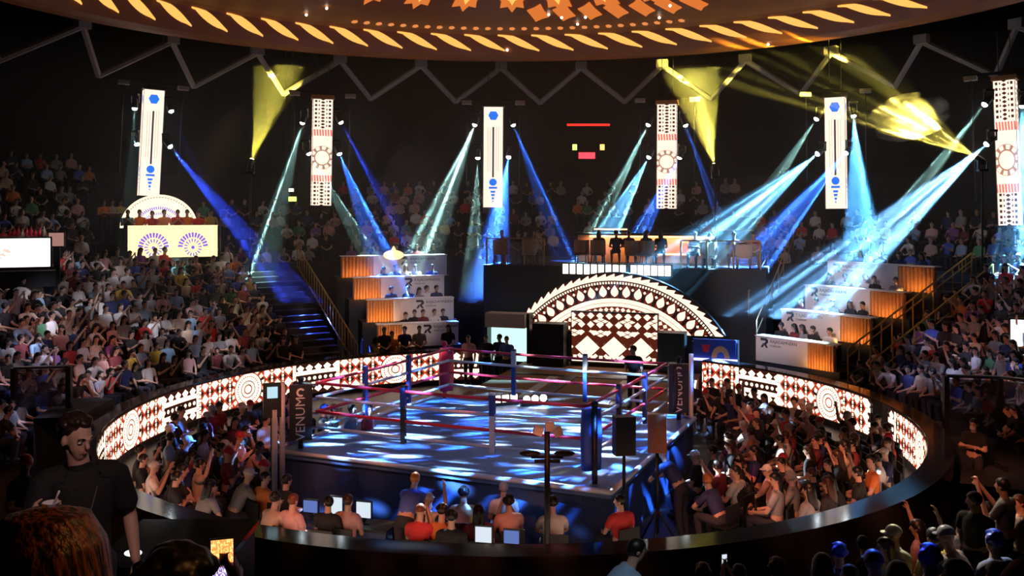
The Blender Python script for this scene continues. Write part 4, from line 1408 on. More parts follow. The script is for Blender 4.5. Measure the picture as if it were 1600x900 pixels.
class Body:
    """Limbs as overlapping closed volumes, fused by a voxel remesh into one continuous surface."""
    def __init__(s): s.b, s.seg = MB(), []

    def limb(s, pts, rad, tagname, n=10, flat=None, side=None):
        """rad: one radius, or (across, deep) per point; side: the across direction"""
        pts = [V(p) for p in pts]
        rad = [(r, r) if isinstance(r, (int, float)) else r for r in rad]
        rows = []
        d0 = (pts[1] - pts[0]).normalized()
        d1 = (pts[-1] - pts[-2]).normalized()
        ext = [(pts[0] - d0 * rad[0][1] * 0.55, (rad[0][0] * 0.6, rad[0][1] * 0.6))] + list(zip(pts, rad)) + [(pts[-1] + d1 * rad[-1][1] * 0.55, (rad[-1][0] * 0.6, rad[-1][1] * 0.6))]
        for k, (p, r) in enumerate(ext):
            a_ = ext[min(k + 1, len(ext) - 1)][0] - ext[max(k - 1, 0)][0]
            d = a_.normalized()
            sd = V(side) if side is not None else (V((1, 0, 0)) if abs(d.x) < 0.9 else V((0, 1, 0)))
            a = (sd - d * sd.dot(d)).normalized()
            b = d.cross(a)
            rows.append([p + a * r[0] * math.cos(2 * math.pi * j / n) + b * r[1] * math.sin(2 * math.pi * j / n) for j in range(n)])
        s.b.grid(rows, closed=True, caps=True)
        for k in range(len(pts) - 1):
            s.seg.append((pts[k], pts[k + 1], (sum(rad[k]) / 2), (sum(rad[k + 1]) / 2), tagname))

    def blob(s, c, r, tagname, rot=None):
        s.b.ball(c, r, 12, 9, rot=rot)
        rr = min(r) if not isinstance(r, (int, float)) else r
        s.seg.append((V(c), V(c) + V((0, 0, 1e-4)), rr, rr, tagname))

    def fuse(s, voxel, tris):
        me = s.b.mesh('tmp', M['skin'])
        o = bpy.data.objects.new('tmp', me)
        COL.objects.link(o)
        r = o.modifiers.new('r', 'REMESH'); r.mode = 'VOXEL'; r.voxel_size = voxel; r.use_smooth_shade = True
        sm = o.modifiers.new('s', 'SMOOTH'); sm.iterations = 3; sm.factor = 0.5
        dg = bpy.context.evaluated_depsgraph_get()
        n0 = len(o.evaluated_get(dg).data.polygons) * 2
        dm = o.modifiers.new('d', 'DECIMATE'); dm.ratio = min(1.0, tris / max(1, n0))
        dg = bpy.context.evaluated_depsgraph_get()
        out = bpy.data.meshes.new_from_object(o.evaluated_get(dg))
        bpy.data.objects.remove(o)
        bpy.data.meshes.remove(me)
        out.materials.clear()
        nv = len(out.vertices)
        co = np.empty(nv * 3); out.vertices.foreach_get('co', co); co = co.reshape(-1, 3)
        faces = [tuple(p.vertices) for p in out.polygons]
        fc = np.array([co[list(f)].mean(0) for f in faces])
        best = np.full(len(fc), 1e9); who = np.zeros(len(fc), int)
        names = []
        for p, q, r0, r1, tg in s.seg:
            if tg not in names: names.append(tg)
            p, q = np.array(p), np.array(q)
            d = q - p
            t = np.clip(((fc - p) @ d) / max(1e-9, d @ d), 0, 1)
            dist = np.linalg.norm(fc - (p + t[:, None] * d), axis=1) / (r0 + (r1 - r0) * t)
            w_ = dist < best
            best[w_] = dist[w_]; who[w_] = names.index(tg)
        bpy.data.meshes.remove(out)
        return co, faces, [names[k] for k in who]


def hand(bd, wrist, d, palm_n, curl, tagname='skin', s=1.0, side=1, thumb=True):
    """palm, four unequal fingers bent by curl at two knuckles, and a thumb off the palm's side"""
    d = V(d).normalized(); nrm = V(palm_n); nrm = (nrm - d * nrm.dot(d)).normalized()
    ac = d.cross(nrm) * side
    wrist = V(wrist)
    bd.limb([wrist, wrist + d * 0.045 * s, wrist + d * 0.085 * s], [(0.026 * s, 0.018 * s), (0.038 * s, 0.017 * s), (0.04 * s, 0.014 * s)], tagname, side=ac)
    for k, ln in enumerate((0.068, 0.078, 0.073, 0.056)):
        p = wrist + d * 0.09 * s + ac * (0.029 - 0.0195 * k) * s
        pts = [p]
        a = curl * 0.4
        for j, f in enumerate((0.45, 0.32, 0.23)):
            dd = d * math.cos(a) + nrm * math.sin(a)
            p = p + dd * ln * f * 1.15 * s
            pts.append(p); a += curl
        bd.limb(pts, [0.0095 * s, 0.009 * s, 0.0085 * s, 0.007 * s], tagname, n=7)
    p = wrist + d * 0.022 * s + ac * 0.028 * s
    td = (d * 0.75 + ac * 0.75 + nrm * 0.3 * curl).normalized()
    bd.limb([p, p + td * 0.038 * s, p + td * 0.05 * s + (d * 0.9 + nrm * curl * 0.5).normalized() * 0.028 * s], [0.0125 * s, 0.0105 * s, 0.0085 * s], tagname, n=7)


def head(bd, c, fwd, up=(0, 0, 1), s=1.0, detail=False):
    f = V(fwd).normalized(); u = V(up); u = (u - f * u.dot(f)).normalized(); x = f.cross(u)
    R3 = Matrix((x, f, u)).transposed()
    at = lambda a, b_, c_: V(c) + R3 @ V((a * s, b_ * s, c_ * s))
    bd.blob(at(0, -0.008, 0.025), (0.074 * s, 0.095 * s, 0.093 * s), 'skin', R3)
    bd.limb([at(0, 0.022, 0.02), at(0, 0.034, -0.045), at(0, 0.045, -0.088)], [(0.064 * s, 0.06 * s), (0.056 * s, 0.052 * s), (0.034 * s, 0.034 * s)], 'skin', n=12, side=x)
    bd.limb([at(0, 0.088, 0.012), at(0, 0.104, -0.022)], [0.010 * s, 0.014 * s], 'skin', n=8)
    for sx in (-1, 1):
        bd.blob(at(sx * 0.075, -0.008, -0.006), (0.012 * s, 0.02 * s, 0.03 * s), 'skin', R3)
    if detail:
        bd.limb([at(-0.04, 0.083, 0.026), at(0, 0.092, 0.024), at(0.04, 0.083, 0.026)], [0.011 * s, 0.011 * s, 0.011 * s], 'skin', n=8)
        for z in (-0.047, -0.06): bd.limb([at(-0.02, 0.082, z), at(0, 0.088, z), at(0.02, 0.082, z)], [0.006 * s, 0.0085 * s, 0.006 * s], 'lips', n=8)
    return R3


def hair_mesh(c, R3, style, s=1.0):
    """a cap of hair about the head, open at the face; brows with it"""
    b = MB()
    nu, nv = 18, 12
    at = lambda a, b_, c_: V(c) + R3 @ V((a * s, b_ * s, c_ * s))
    cap = style == 'cap'
    g = {'short': 1.0, 'full': 1.13, 'long': 1.06, 'cap': 1.05, 'bald': 0.0}[style]
    if g:
        rows = []
        for j in range(nv + 1):
            t = math.pi * 0.5 * (1 - j / nv)          # from the crown down
            row = []
            for k in range(nu):
                a = 2 * math.pi * k / nu
                fw = math.sin(a)                         # +1 at the face
                low = (-0.05 if style != 'cap' else 0.025) if fw < 0.1 else (-0.05 + (0.115 if not cap else 0.08) * min(1, (fw - 0.1) / 0.45))
                top = 0.124 * g
                z = top - (top - low) * (j / nv) ** 1.5
                zz = max(-1, min(1, (z - 0.025) / (0.102 * g)))
                rr = math.sqrt(max(0.0, 1 - zz * zz)) if z > 0.025 else 1.0 - 0.35 * ((0.025 - z) / 0.075) ** 2
                wob = 1 + (0.05 * math.sin(5 * a + 3 * j) if style in ('full', 'long') else 0.015 * math.sin(9 * a))
                row.append(at(0.082 * g * rr * math.cos(a) * wob, -0.008 + 0.104 * g * rr * fw * wob, z))
            rows.append(row)
        b.grid(rows, closed=True, caps=True)
        # inner side so the rim has thickness
        b.grid([[V(c) + (p - V(c)) * 0.93 for p in r] for r in rows[::-1]], closed=True)
    if style == 'long':
        rows = []
        for z, w_, y0 in ((0.06, 0.085, -0.07), (-0.03, 0.095, -0.075), (-0.13, 0.1, -0.085), (-0.24, 0.085, -0.1), (-0.33, 0.05, -0.1)):
            rows.append([at(w_ * math.cos(t), y0 + 0.05 * math.sin(t) + (0.035 if abs(math.cos(t)) > 0.7 else 0), z) for t in np.linspace(0, 2 * math.pi, 13)[:-1]])
        b.grid(rows, closed=True, caps=True)
    if cap:
        rows = [[at(0.07 * math.cos(t), 0.07 + (0.085 if j else 0.0) * math.sin(t), 0.05 - 0.012 * j + off) for t in np.linspace(0.05, math.pi - 0.05, 9)] for off in (0, ) for j in (0, 1)]
        b.grid(rows); b.grid([[p - R3 @ V((0, 0, 0.008)) for p in r] for r in rows[::-1]])
    for sx in (-1, 1):
        b.face([at(sx * 0.014, 0.0925, 0.03), at(sx * 0.046, 0.081, 0.03), at(sx * 0.046, 0.082, 0.04), at(sx * 0.014, 0.094, 0.038)])
        b.face([at(sx * 0.018, 0.0915, 0.008), at(sx * 0.042, 0.082, 0.008), at(sx * 0.042, 0.083, 0.018), at(sx * 0.018, 0.0925, 0.018)])
    return b


def curly_hair(hc, R3, n=70, voxel=0.011, tris=1500, seed=4):
    """a full head of hair as overlapping tufts fused into one surface"""
    hb = Body()
    r2 = random.Random(seed)
    hb.blob(hc + R3 @ V((0, -0.03, 0.045)), (0.086, 0.098, 0.09), 'hair', R3)
    for i in range(n):
        th, ph = r2.uniform(0, 2 * math.pi), r2.uniform(-0.45, 1.5)
        d = V((math.cos(th) * math.cos(ph), math.sin(th) * math.cos(ph), math.sin(ph)))
        if d.y > 0.3 and d.z < 0.5: continue
        hb.blob(hc + R3 @ V((d.x * 0.088, -0.02 + d.y * 0.1, 0.045 + d.z * 0.088)), r2.uniform(0.016, 0.027), 'hair')
    co, hf, _ = hb.fuse(voxel, tris)
    return sub_mesh('hair', co, hf, [True] * len(hf), [M['hairc']], [0] * len(hf))


def lerp(a, b, t): return V(a).lerp(V(b), t)


def pose_body(kind, voxel=0.012, tris=2600):
    """kind: a named pose; the figure faces +Y with its feet at z 0. Returns meshes' raw data and the head frame."""
    bd = Body()
    seated = kind.startswith('sit')
    lean = {'sit_lean': 0.2, 'sit_phone': 0.03, 'sit_chin': 0.16, 'stand_bend': 0.3}.get(kind, 0.0)
    if seated:
        hip = V((0, 0, 0.5)); kneey = 0.44
        neck = hip + V((0, 0.0 + lean * 1.3, 0.535 - lean * 0.25))
    else:
        hip = V((0, 0, 0.92))
        neck = hip + V((0, lean * 1.2, 0.535 - lean * 0.3))
    sp = neck - hip
    bd.limb([hip + V((0, 0, -0.02)), hip + sp * 0.14], [(0.165, 0.12), (0.16, 0.115)], 'trouser', n=14)
    bd.limb([hip + sp * 0.16, hip + sp * 0.35, hip + sp * 0.62, hip + sp * 0.82, hip + sp * 0.93], [(0.158, 0.115), (0.15, 0.108), (0.172, 0.118), (0.178, 0.105), (0.11, 0.08)], 'cloth', n=14)
    hc = neck + V((0, 0.035 + lean * 0.1, 0.175))
    bd.limb([neck - sp.normalized() * 0.03, hc - V((0, 0.02, 0.06))], [0.062, 0.055], 'skin')
    fwd = V((0, 1, -0.12 - lean * 0.3))
    if kind in ('sit_phone', 'stand_phone'): fwd = V((0, 1, 0.02))
    if kind in ('sit_side', 'stand_side'): fwd = V((0.75, 0.7, -0.1))
    if kind == 'sit_chat': fwd = V((-0.7, 0.7, -0.05))
    R3 = head(bd, hc, fwd)
    sh = [neck + V((sx * 0.185, -0.01, -0.075)) for sx in (-1, 1)]
    lap = lambda sx: V((sx * 0.07, 0.3, 0.63))
    hands = {
        'sit_lap': [(V((-0.24, 0.06, -0.28)), lap(-1)), (V((0.24, 0.06, -0.28)), lap(1))],
        'sit_side': [(V((-0.25, 0.05, -0.28)), lap(-1)), (V((0.25, 0.05, -0.28)), lap(1))],
        'sit_chat': [(V((-0.26, 0.1, -0.26)), V((-0.12, 0.38, 0.62))), (V((0.26, 0.02, -0.28)), V((0.16, 0.32, 0.62)))],
        'sit_lean': [(V((-0.26, 0.18, -0.22)), V((-0.08, 0.47, 0.6))), (V((0.26, 0.18, -0.22)), V((0.08, 0.47, 0.6)))],
        'sit_phone': [(V((-0.24, 0.12, -0.24)), hc + V((-0.04, 0.3, -0.05))), (V((0.24, 0.12, -0.24)), hc + V((0.04, 0.3, -0.05)))],
        'sit_hold': [(V((-0.22, 0.2, -0.12)), hc + V((-0.05, 0.28, 0.13))), (V((0.22, 0.2, -0.12)), hc + V((0.05, 0.28, 0.13)))],
        'sit_cross': [(V((-0.24, 0.06, -0.27)), V((0.08, 0.2, 0.78))), (V((0.24, 0.06, -0.27)), V((-0.08, 0.22, 0.76)))],
        'sit_chin': [(V((-0.22, 0.2, -0.22)), hc + V((-0.03, 0.1, -0.14))), (V((0.24, 0.1, -0.27)), V((0.1, 0.34, 0.62)))],
        'sit_clap': [(V((-0.23, 0.12, -0.24)), V((-0.03, 0.34, 0.92))), (V((0.23, 0.12, -0.24)), V((0.03, 0.34, 0.92)))],
        'sit_raise': [(V((-0.24, 0.06, -0.28)), lap(-1)), (V((0.3, 0.1, 0.1)), hc + V((0.22, 0.16, 0.18)))],
        'stand_down': [(V((-0.24, -0.02, -0.3)), hip + V((-0.25, 0.08, -0.08))), (V((0.24, -0.02, -0.3)), hip + V((0.25, 0.08, -0.08)))],
        'stand_side': [(V((-0.24, -0.02, -0.3)), hip + V((-0.25, 0.08, -0.08))), (V((0.24, 0.0, -0.29)), hip + V((0.12, 0.22, 0.12)))],
        'stand_phone': [(V((-0.24, 0.12, -0.24)), hc + V((-0.04, 0.32, -0.06))), (V((0.24, 0.12, -0.24)), hc + V((0.04, 0.32, -0.06)))],
        'stand_cross': [(V((-0.25, 0.06, -0.27)), hip + V((0.08, 0.2, 0.28))), (V((0.25, 0.06, -0.27)), hip + V((-0.08, 0.22, 0.26)))],
        'stand_bend': [(V((-0.24, 0.2, -0.26)), hip + V((-0.1, 0.62, 0.1))), (V((0.24, 0.2, -0.26)), hip + V((0.1, 0.62, 0.1)))],
    }[kind]
    for i, sx in enumerate((-1, 1)):
        e = neck + hands[i][0] + V((0, 0, -0.07)); wr = hands[i][1]
        bd.limb([neck + V((sx * 0.1, 0, -0.07)), sh[i]], [0.07, 0.062], 'cloth')
        m = lerp(sh[i], e, 0.62)
        bd.limb([sh[i], m], [0.06, 0.052], 'cloth')
        bd.limb([m, e], [0.046, 0.04], 'skin')
        bd.limb([e, lerp(e, wr, 0.35), wr], [0.042, 0.04, 0.027], 'skin')
        d = (wr - e).normalized()
        pn = V((-sx, 0.2, -0.3)) if kind not in ('sit_lap', 'sit_side', 'sit_lean') else V((0, 0, -1))
        hand(bd, wr, d, pn, 0.45, side=-sx)
    for sx in (-1, 1):
        hj = hip + V((sx * 0.095, 0.02, -0.02))
        if seated:
            kn = V((sx * 0.15, kneey, 0.51)); an = V((sx * 0.15, kneey - 0.06, 0.09))
        else:
            kn = V((sx * 0.1, 0.03, 0.5)); an = V((sx * 0.11, -0.03, 0.09))
        bd.limb([hj, lerp(hj, kn, 0.5), kn], [0.092, 0.082, 0.062], 'trouser')
        bd.limb([kn, lerp(kn, an, 0.4), an], [0.06, 0.058, 0.042], 'trouser')
        bd.limb([an + V((0, -0.03, -0.045)), an + V((0, 0.07, -0.05)), an + V((0, 0.16, -0.06))], [(0.038, 0.04), (0.044, 0.036), (0.036, 0.026)], 'shoe')
    co, faces, tags = bd.fuse(voxel, tris)
    return co, faces, tags, hc, R3


def sub_mesh(name, co, faces, keep, mats, mi, push=0.0, tuck=0.0):
    """a mesh of the kept faces; push moves it off the body, as clothing lies over skin"""
    nrm = np.zeros_like(co)
    for f in faces:
        p = co[list(f[:3])]
        n = np.cross(p[1] - p[0], p[2] - p[0])
        for v in f: nrm[v] += n
    nrm /= np.maximum(1e-9, np.linalg.norm(nrm, axis=1))[:, None]
    c2 = co + nrm * push
    used = sorted({v for f, k in zip(faces, keep) if k for v in f})
    ix = {v: i for i, v in enumerate(used)}
    # smooth the cut edge, so that hems, cuffs and necklines run clean
    cnt = {}
    for f, k in zip(faces, keep):
        if k:
            for a, b in zip(f, f[1:] + f[:1]): cnt[(min(a, b), max(a, b))] = cnt.get((min(a, b), max(a, b)), 0) + 1
    nb = {}
    for (a, b), n in cnt.items():
        if n == 1: nb.setdefault(a, []).append(b); nb.setdefault(b, []).append(a)
    for _ in range(8):
        new = {v: (c2[v] * 0.4 + np.mean([c2[x] for x in n], axis=0) * 0.6) for v, n in nb.items()}
        for v, q in new.items(): c2[v] = q
    me = bpy.data.meshes.new(name)
    me.from_pydata([tuple(c2[v]) for v in used], [], [tuple(ix[v] for v in f) for f, k in zip(faces, keep) if k])
    for m in mats: me.materials.append(m)
    me.polygons.foreach_set('material_index', [m for m, k in zip(mi, keep) if k])
    me.polygons.foreach_set('use_smooth', [True] * len(me.polygons))
    me.update()
    return me


POSES = {}
HAIRS = ('short', 'full', 'long', 'cap', 'bald')


def get_pose(kind):
    """Meshes of one pose: body of skin, shirt, trousers with shoes, and five heads of hair."""
    if kind not in POSES:
        co, faces, tags, hc, R3 = pose_body(kind)
        n = len(faces)
        z = [0] * n
        d = {'body': sub_mesh('body', co, faces, [True] * n, [M['skin']], z)}
        d['shirt'] = sub_mesh('shirt', co, faces, [t == 'cloth' for t in tags], [M['cloth']], z, 0.012)
        low = [t in ('trouser', 'shoe') for t in tags]
        d['trousers'] = sub_mesh('trousers', co, faces, low, [M['trouser'], M['shoe']], [1 if t == 'shoe' else 0 for t in tags], 0.008)
        for h in HAIRS: d['hair_' + h] = curly_hair(hc, R3) if h == 'full' else hair_mesh(hc, R3, h).mesh('hair', M['hairc'])
        # one mesh for the far figures of the stands, too small to show parts
        for h in ('short', 'long'):
            b = hair_mesh(hc, R3, h)
            me = bpy.data.meshes.new('spectator')
            nv = len(co)
            me.from_pydata([tuple(c) for c in co] + [tuple(v) for v in b.v], [], faces + [tuple(v + nv for v in f) for f in b.f])
            for k in ('skin', 'cloth', 'trouser', 'hair_black'): me.materials.append(M[k])
            mi = [{'skin': 0, 'lips': 0, 'cloth': 1, 'trouser': 2, 'shoe': 2}[t] for t in tags] + [3] * len(b.f)
            me.polygons.foreach_set('material_index', mi)
            me.polygons.foreach_set('use_smooth', [True] * len(mi))
            me.update()
            d['whole_' + h] = me
        d['raw'] = (co, faces, tags, hc, R3)
        POSES[kind] = d
    return POSES[kind]


HAIRCOL = {'black': (0.012, 0.01, 0.01), 'brown': (0.07, 0.03, 0.015), 'blond': (0.5, 0.32, 0.12), 'grey': (0.45, 0.43, 0.42), 'white': (0.8, 0.78, 0.75), 'red': (0.7, 0.03, 0.05), 'blue': (0.05, 0.12, 0.8), 'dark blue': (0.02, 0.04, 0.25), 'orange': (0.8, 0.25, 0.05), 'auburn': (0.22, 0.06, 0.02)}  # blue and orange: coloured stage light painted into the hair
SHIRT = {'white': (0.8, 0.78, 0.76), 'black': (0.02, 0.02, 0.022), 'grey': (0.3, 0.3, 0.31), 'pale pink': (0.75, 0.42, 0.4), 'red': (0.7, 0.05, 0.05), 'blue': (0.08, 0.15, 0.6), 'navy': (0.03, 0.04, 0.14), 'pale blue': (0.35, 0.55, 0.8), 'orange': (0.8, 0.25, 0.06), 'yellow': (0.8, 0.55, 0.1), 'beige': (0.55, 0.42, 0.32), 'green': (0.1, 0.3, 0.15), 'maroon': (0.22, 0.04, 0.05), 'purple': (0.3, 0.12, 0.45)}
DOING = {'sit_lap': 'hands in lap', 'sit_side': 'head turned aside', 'sit_chat': 'turned to a neighbour', 'sit_lean': 'leaning forward', 'sit_phone': 'hands up before the face', 'sit_cross': 'arms folded', 'sit_chin': 'chin on hand', 'sit_clap': 'clapping', 'sit_raise': 'one arm raised', 'stand_down': 'standing', 'stand_side': 'standing, head turned', 'stand_phone': 'standing, hands up before the face', 'stand_cross': 'standing, arms folded', 'stand_bend': 'bending forward'}


def person(name, kind, loc_, rz, shirt, hair='short', haircol='black', label=None, group=None, scale=1.0, parts=True, cat='person'):
    d = get_pose(kind)
    if not parts:
        o = bpy.data.objects.new(name, d['whole_' + ('long' if hair == 'long' else 'short')])
        COL.objects.link(o)
        o.location = loc_; o.rotation_euler = (0, 0, rz); o.scale = (scale,) * 3
        o.color = (*SHIRT[shirt], 1)
        return tag(o, label, cat, group)
    t_ = empty(name, loc_, rz, label, cat, group)
    t_.scale = (scale,) * 3
    for k, me in (('body', d['body']), ('shirt', d['shirt']), ('trousers', d['trousers'])) + ((('hair' if hair != 'cap' else 'cap', d['hair_' + hair]),)):
        o = bpy.data.objects.new(k, me)
        COL.objects.link(o); o.parent = t_
        o.color = (*SHIRT[shirt], 1) if k == 'shirt' else (*HAIRCOL[haircol], 1)
    return t_


def toward(p, q): return math.atan2(-(q[0] - p[0]), q[1] - p[1])


def in_frame(p, m=25):
    if p.y < 0.5: return False
    x, y = 800 + F * p.x / p.y, HOR - F * (p.z - CAMZ) / p.y
    return -m < x < 1600 + m and -m < y < 900 + m


SITS = ['sit_lap', 'sit_lean', 'sit_phone', 'sit_cross', 'sit_chin', 'sit_clap', 'sit_side', 'sit_chat', 'sit_raise']
WT = [5, 4, 2.5, 2, 2, 1, 3, 3, 0.5]
COLW = (['white'] * 8 + ['black'] * 9 + ['grey'] * 4 + ['pale pink'] * 3 + ['red'] * 2 + ['blue'] * 2 + ['navy'] * 3 + ['pale blue'] * 3 + ['orange', 'yellow', 'beige', 'beige', 'green', 'maroon', 'purple'])


# ---- the stands: the nearest 300 are individuals, the rest one crowd
cand = []
for side, a0, a1 in (('left', -116.5, -38.2), ('right', 64, 111)):
    for k in range(10):
        r = row_r(k) + 0.82
        n = int(R(a1 - a0) * r / 0.5)
        for j in range(n):
            a = a0 + (j + 0.5 + rnd.uniform(-.18, .18)) * (a1 - a0) / n
            if rnd.random() < 0.06: continue
            if side == 'left' and k >= 8 and a < -68: continue
            p = polar(r, a, row_z(k) + 0.0)
            if not in_frame(p + V((0, 0, 1.1))): continue
            cand.append((p.y, side, k, j, a, p))
near = sorted(cand, key=lambda c: c[0])[:300]
far = sorted(cand, key=lambda c: c[0])[300:]
by_row = {}
for c in near: by_row.setdefault((c[1], c[2]), []).append(c)
for (side, k), row in sorted(by_row.items()):
    row.sort(key=lambda c: c[4])
    for i, (_, _, _, j, a, p) in enumerate(row):
        kd = rnd.choices(SITS, WT)[0]
        sh = rnd.choice(COLW)
        hr = rnd.choice(['short', 'short', 'long'])
        rz = math.pi - R(a) + rnd.uniform(-.25, .25)
        ends = {'left': 'left', 'right': 'counters'}[side]
        person('spectator', kd, p, rz, sh, hr, label=f'spectator in {sh}, {DOING[kd]}, {side} stand {nth(k + 1)} row, {nth(i + 1)} from {ends}', group=f'spectators in the {side} stand', scale=rnd.uniform(0.94, 1.06), parts=False)
# the crowd of the upper tier and the far rows: one object
V_, F_, C_ = [], [], []
low = []
for kd in ('sit_lap', 'sit_lean', 'sit_cross', 'sit_chat', 'sit_clap', 'sit_side'):
    co, faces, tags, hc, R3 = pose_body(kd, 0.035, 260)
    hcn = np.array(hc)
    tg = []
    for f, t in zip(faces, tags):
        c = co[list(f)].mean(0) - hcn
        if t == 'skin' and np.linalg.norm(c) < 0.16 and (c[2] > 0.05 or (c[1] < -0.01 and c[2] > -0.06)): t = 'hair'
        tg.append(t)
    low.append((co, faces, tg))
spots = [(p, math.pi - R(a)) for _, _, _, _, a, p in far]
for k in range(9):
    r = UR + UT * k + 0.95
    n = int(R(232) * r / 0.62)
    for j in range(n):
        a = -122 + (j + 0.5) * 232 / n + rnd.uniform(-.4, .4)
        p = polar(r, a, UZ + UI * k)
        if not in_frame(p + V((0, 0, 1.0))): continue
        x = 800 + F * p.x / p.y
        yp = HOR - F * (p.z + 1.2 - CAMZ) / p.y
        top = 240 if x < 140 else 300 if x < 500 else 282 if x < 1150 else 315
        occ = 0.8 if x < 140 else 0.0 if x < 345 else 0.55 if x < 480 else 0.75 if x < 760 else 0.5 if x < 1020 else 0.3 if x < 1160 else 0.7
        if yp < top: continue
        lp = p - SB
        if abs(lp.dot(E1) - 0.3) < 5.9 and lp.dot(E2) < 19.3: continue
        if rnd.random() > occ: continue
        spots.append((p, math.pi - R(a)))
for p, rz in spots:
    co, faces, tg = low[rnd.randrange(len(low))]
    rz += rnd.uniform(-.3, .3)
    c_, s_ = math.cos(rz), math.sin(rz)
    sc_ = rnd.uniform(0.93, 1.06)
    q = co * sc_
    q = np.stack([q[:, 0] * c_ - q[:, 1] * s_ + p.x, q[:, 0] * s_ + q[:, 1] * c_ + p.y, q[:, 2] + p.z], 1)
    base = len(V_)
    V_.extend(map(tuple, q))
    shc = SHIRT[rnd.choice(COLW)]
    cm = {'skin': (0.6, 0.38, 0.28), 'lips': (0.6, 0.38, 0.28), 'cloth': shc, 'trouser': (0.03, 0.03, 0.045), 'shoe': (0.03, 0.03, 0.03), 'hair': (0.012, 0.01, 0.01)}
    for f, t in zip(faces, tg):
        F_.append(tuple(v + base for v in f)); C_.append(cm[t])
me = bpy.data.meshes.new('spectator_crowd')
me.from_pydata(V_, [], F_)
at_ = me.attributes.new('tint', 'FLOAT_COLOR', 'FACE')
at_.data.foreach_set('color', [c for t in C_ for c in (*t, 1)])
me.polygons.foreach_set('use_smooth', [True] * len(F_))
m, nt, out = new_mat('crowd_tint')
bs = nt.nodes.new('ShaderNodeBsdfPrincipled'); an = nt.nodes.new('ShaderNodeAttribute'); an.attribute_name = 'tint'
nt.links.new(an.outputs['Color'], bs.inputs['Base Color']); bs.inputs['Roughness'].default_value = 0.8
nt.links.new(bs.outputs[0], out.inputs[0])
me.materials.append(m)
o = bpy.data.objects.new('spectator_crowd', me); COL.objects.link(o)
tag(o, 'distant spectators filling the upper tier and the far rows of the stands', 'crowd', kind='stuff')
# ---- ringside guests on black chairs
def chair_mesh():
    b = MB()
    b.box((0, -0.02, 0.43), (0.43, 0.42, 0.04))
    b.box((0, -0.235, 0.68), (0.42, 0.03, 0.3))
    for sx in (-1, 1):
        for sy in (-1, 1): b.box((sx * 0.19, sy * 0.19 - 0.02, 0.21), (0.025, 0.025, 0.42))
        b.box((sx * 0.19, -0.225, 0.56), (0.025, 0.025, 0.5))
    return b.mesh('folding_chair', M['black'])


CHAIR = chair_mesh()


def chair(p, rz, where=None):
    o = bpy.data.objects.new('folding_chair', CHAIR)
    COL.objects.link(o)
    o.location = p; o.rotation_euler = (0, 0, rz)
    return tag(o, 'black folding chair ' + (where or 'on the arena floor'), 'chair', 'black folding chairs round the ring')


def clear_of_ring(p, m=0.75):
    """whether p keeps m metres from the ring's platform"""
    for i in range(4):
        a = V((RC.x, RC.y, 0)) + PL[order[i]]; c = V((RC.x, RC.y, 0)) + PL[order[(i + 1) % 4]]
        d = (c - a); nrm = V((d.y, -d.x, 0)).normalized()
        if nrm.dot(p - a) > m: return True
    return False


BUSY = [(2.2, 15.2, 0.5)]
rnd.seed(21)
WARM = ['black'] * 16 + ['maroon'] * 3 + ['red'] * 2 + ['white'] * 4 + ['pale pink'] * 3 + ['grey'] * 3 + ['beige'] * 2 + ['navy'] * 3 + ['orange', 'pale blue']
rows_ = [(8.8, 0.62), (8.1, 0.62), (7.4, 0.62), (6.7, 0.64), (6.0, 0.66)]
for side, a0, a1 in (('left', -142, -62), ('right', 56, 146)):
    for ri, (r, spn) in enumerate(rows_):
        n = int(R(a1 - a0) * r / spn)
        i = 0
        for j in range(n):
            a = a0 + (j + 0.5 + rnd.uniform(-.15, .15)) * (a1 - a0) / n
            p = polar(r, a, 0.0)
            if ri == 0 and (a > -112 if side == 'left' else a < 76): continue
            if abs(a) < 80 and r > 6.8 or abs(a) < 95 and r > 7.5: continue
            if not clear_of_ring(p) or rnd.random() < (0.1 if a < -92 or a > 0 else 0.4): continue
            if any((p.x - bx) ** 2 + (p.y - by) ** 2 < br * br for bx, by, br in ((-4.9, 18.5, 0.75), (-4.6, 18.9, 0.8), (4.3, 22.4, 0.7), (2.8, 17.6, 0.7), (2.1, 17.2, 0.6))): continue
            if side == 'left' and 60 < 0: continue
            i += 1
            kd = rnd.choices(SITS, WT)[0]
            sh = rnd.choice(WARM)
            hr, hcl = rnd.choice([('short', 'black'), ('short', 'black'), ('full', 'black'), ('long', 'black'), ('long', 'brown'), ('short', 'brown'), ('cap', 'red'), ('short', 'grey'), ('cap', 'white')])
            rz = toward(p, (RC.x, RC.y)) + rnd.uniform(-.2, .2)
            person('ringside_guest', kd, p, rz, sh, hr, hcl, label=f'{side} ringside guest in {sh}, {DOING[kd]}, {nth(ri + 1)} row, {nth(i)} from {"camera" if side == "left" else "stage"}', group=f'ringside guests {side} of the ring', scale=rnd.uniform(0.95, 1.06))
            chair(p, rz, f'at {side} ringside, {nth(ri + 1)} row, {nth(i)} from {"camera" if side == "left" else "stage"}')

# ---- named by place: crew and guests at the near side, backs to the camera
def at_head(x, y, hh, z0=0.0):
    """floor point below a head seen at x, y whose top is hh above a floor at z0"""
    Y = (CAMZ - z0 - hh) * F / (y - HOR)
    return V(((x - 800) * Y / F, Y, z0))


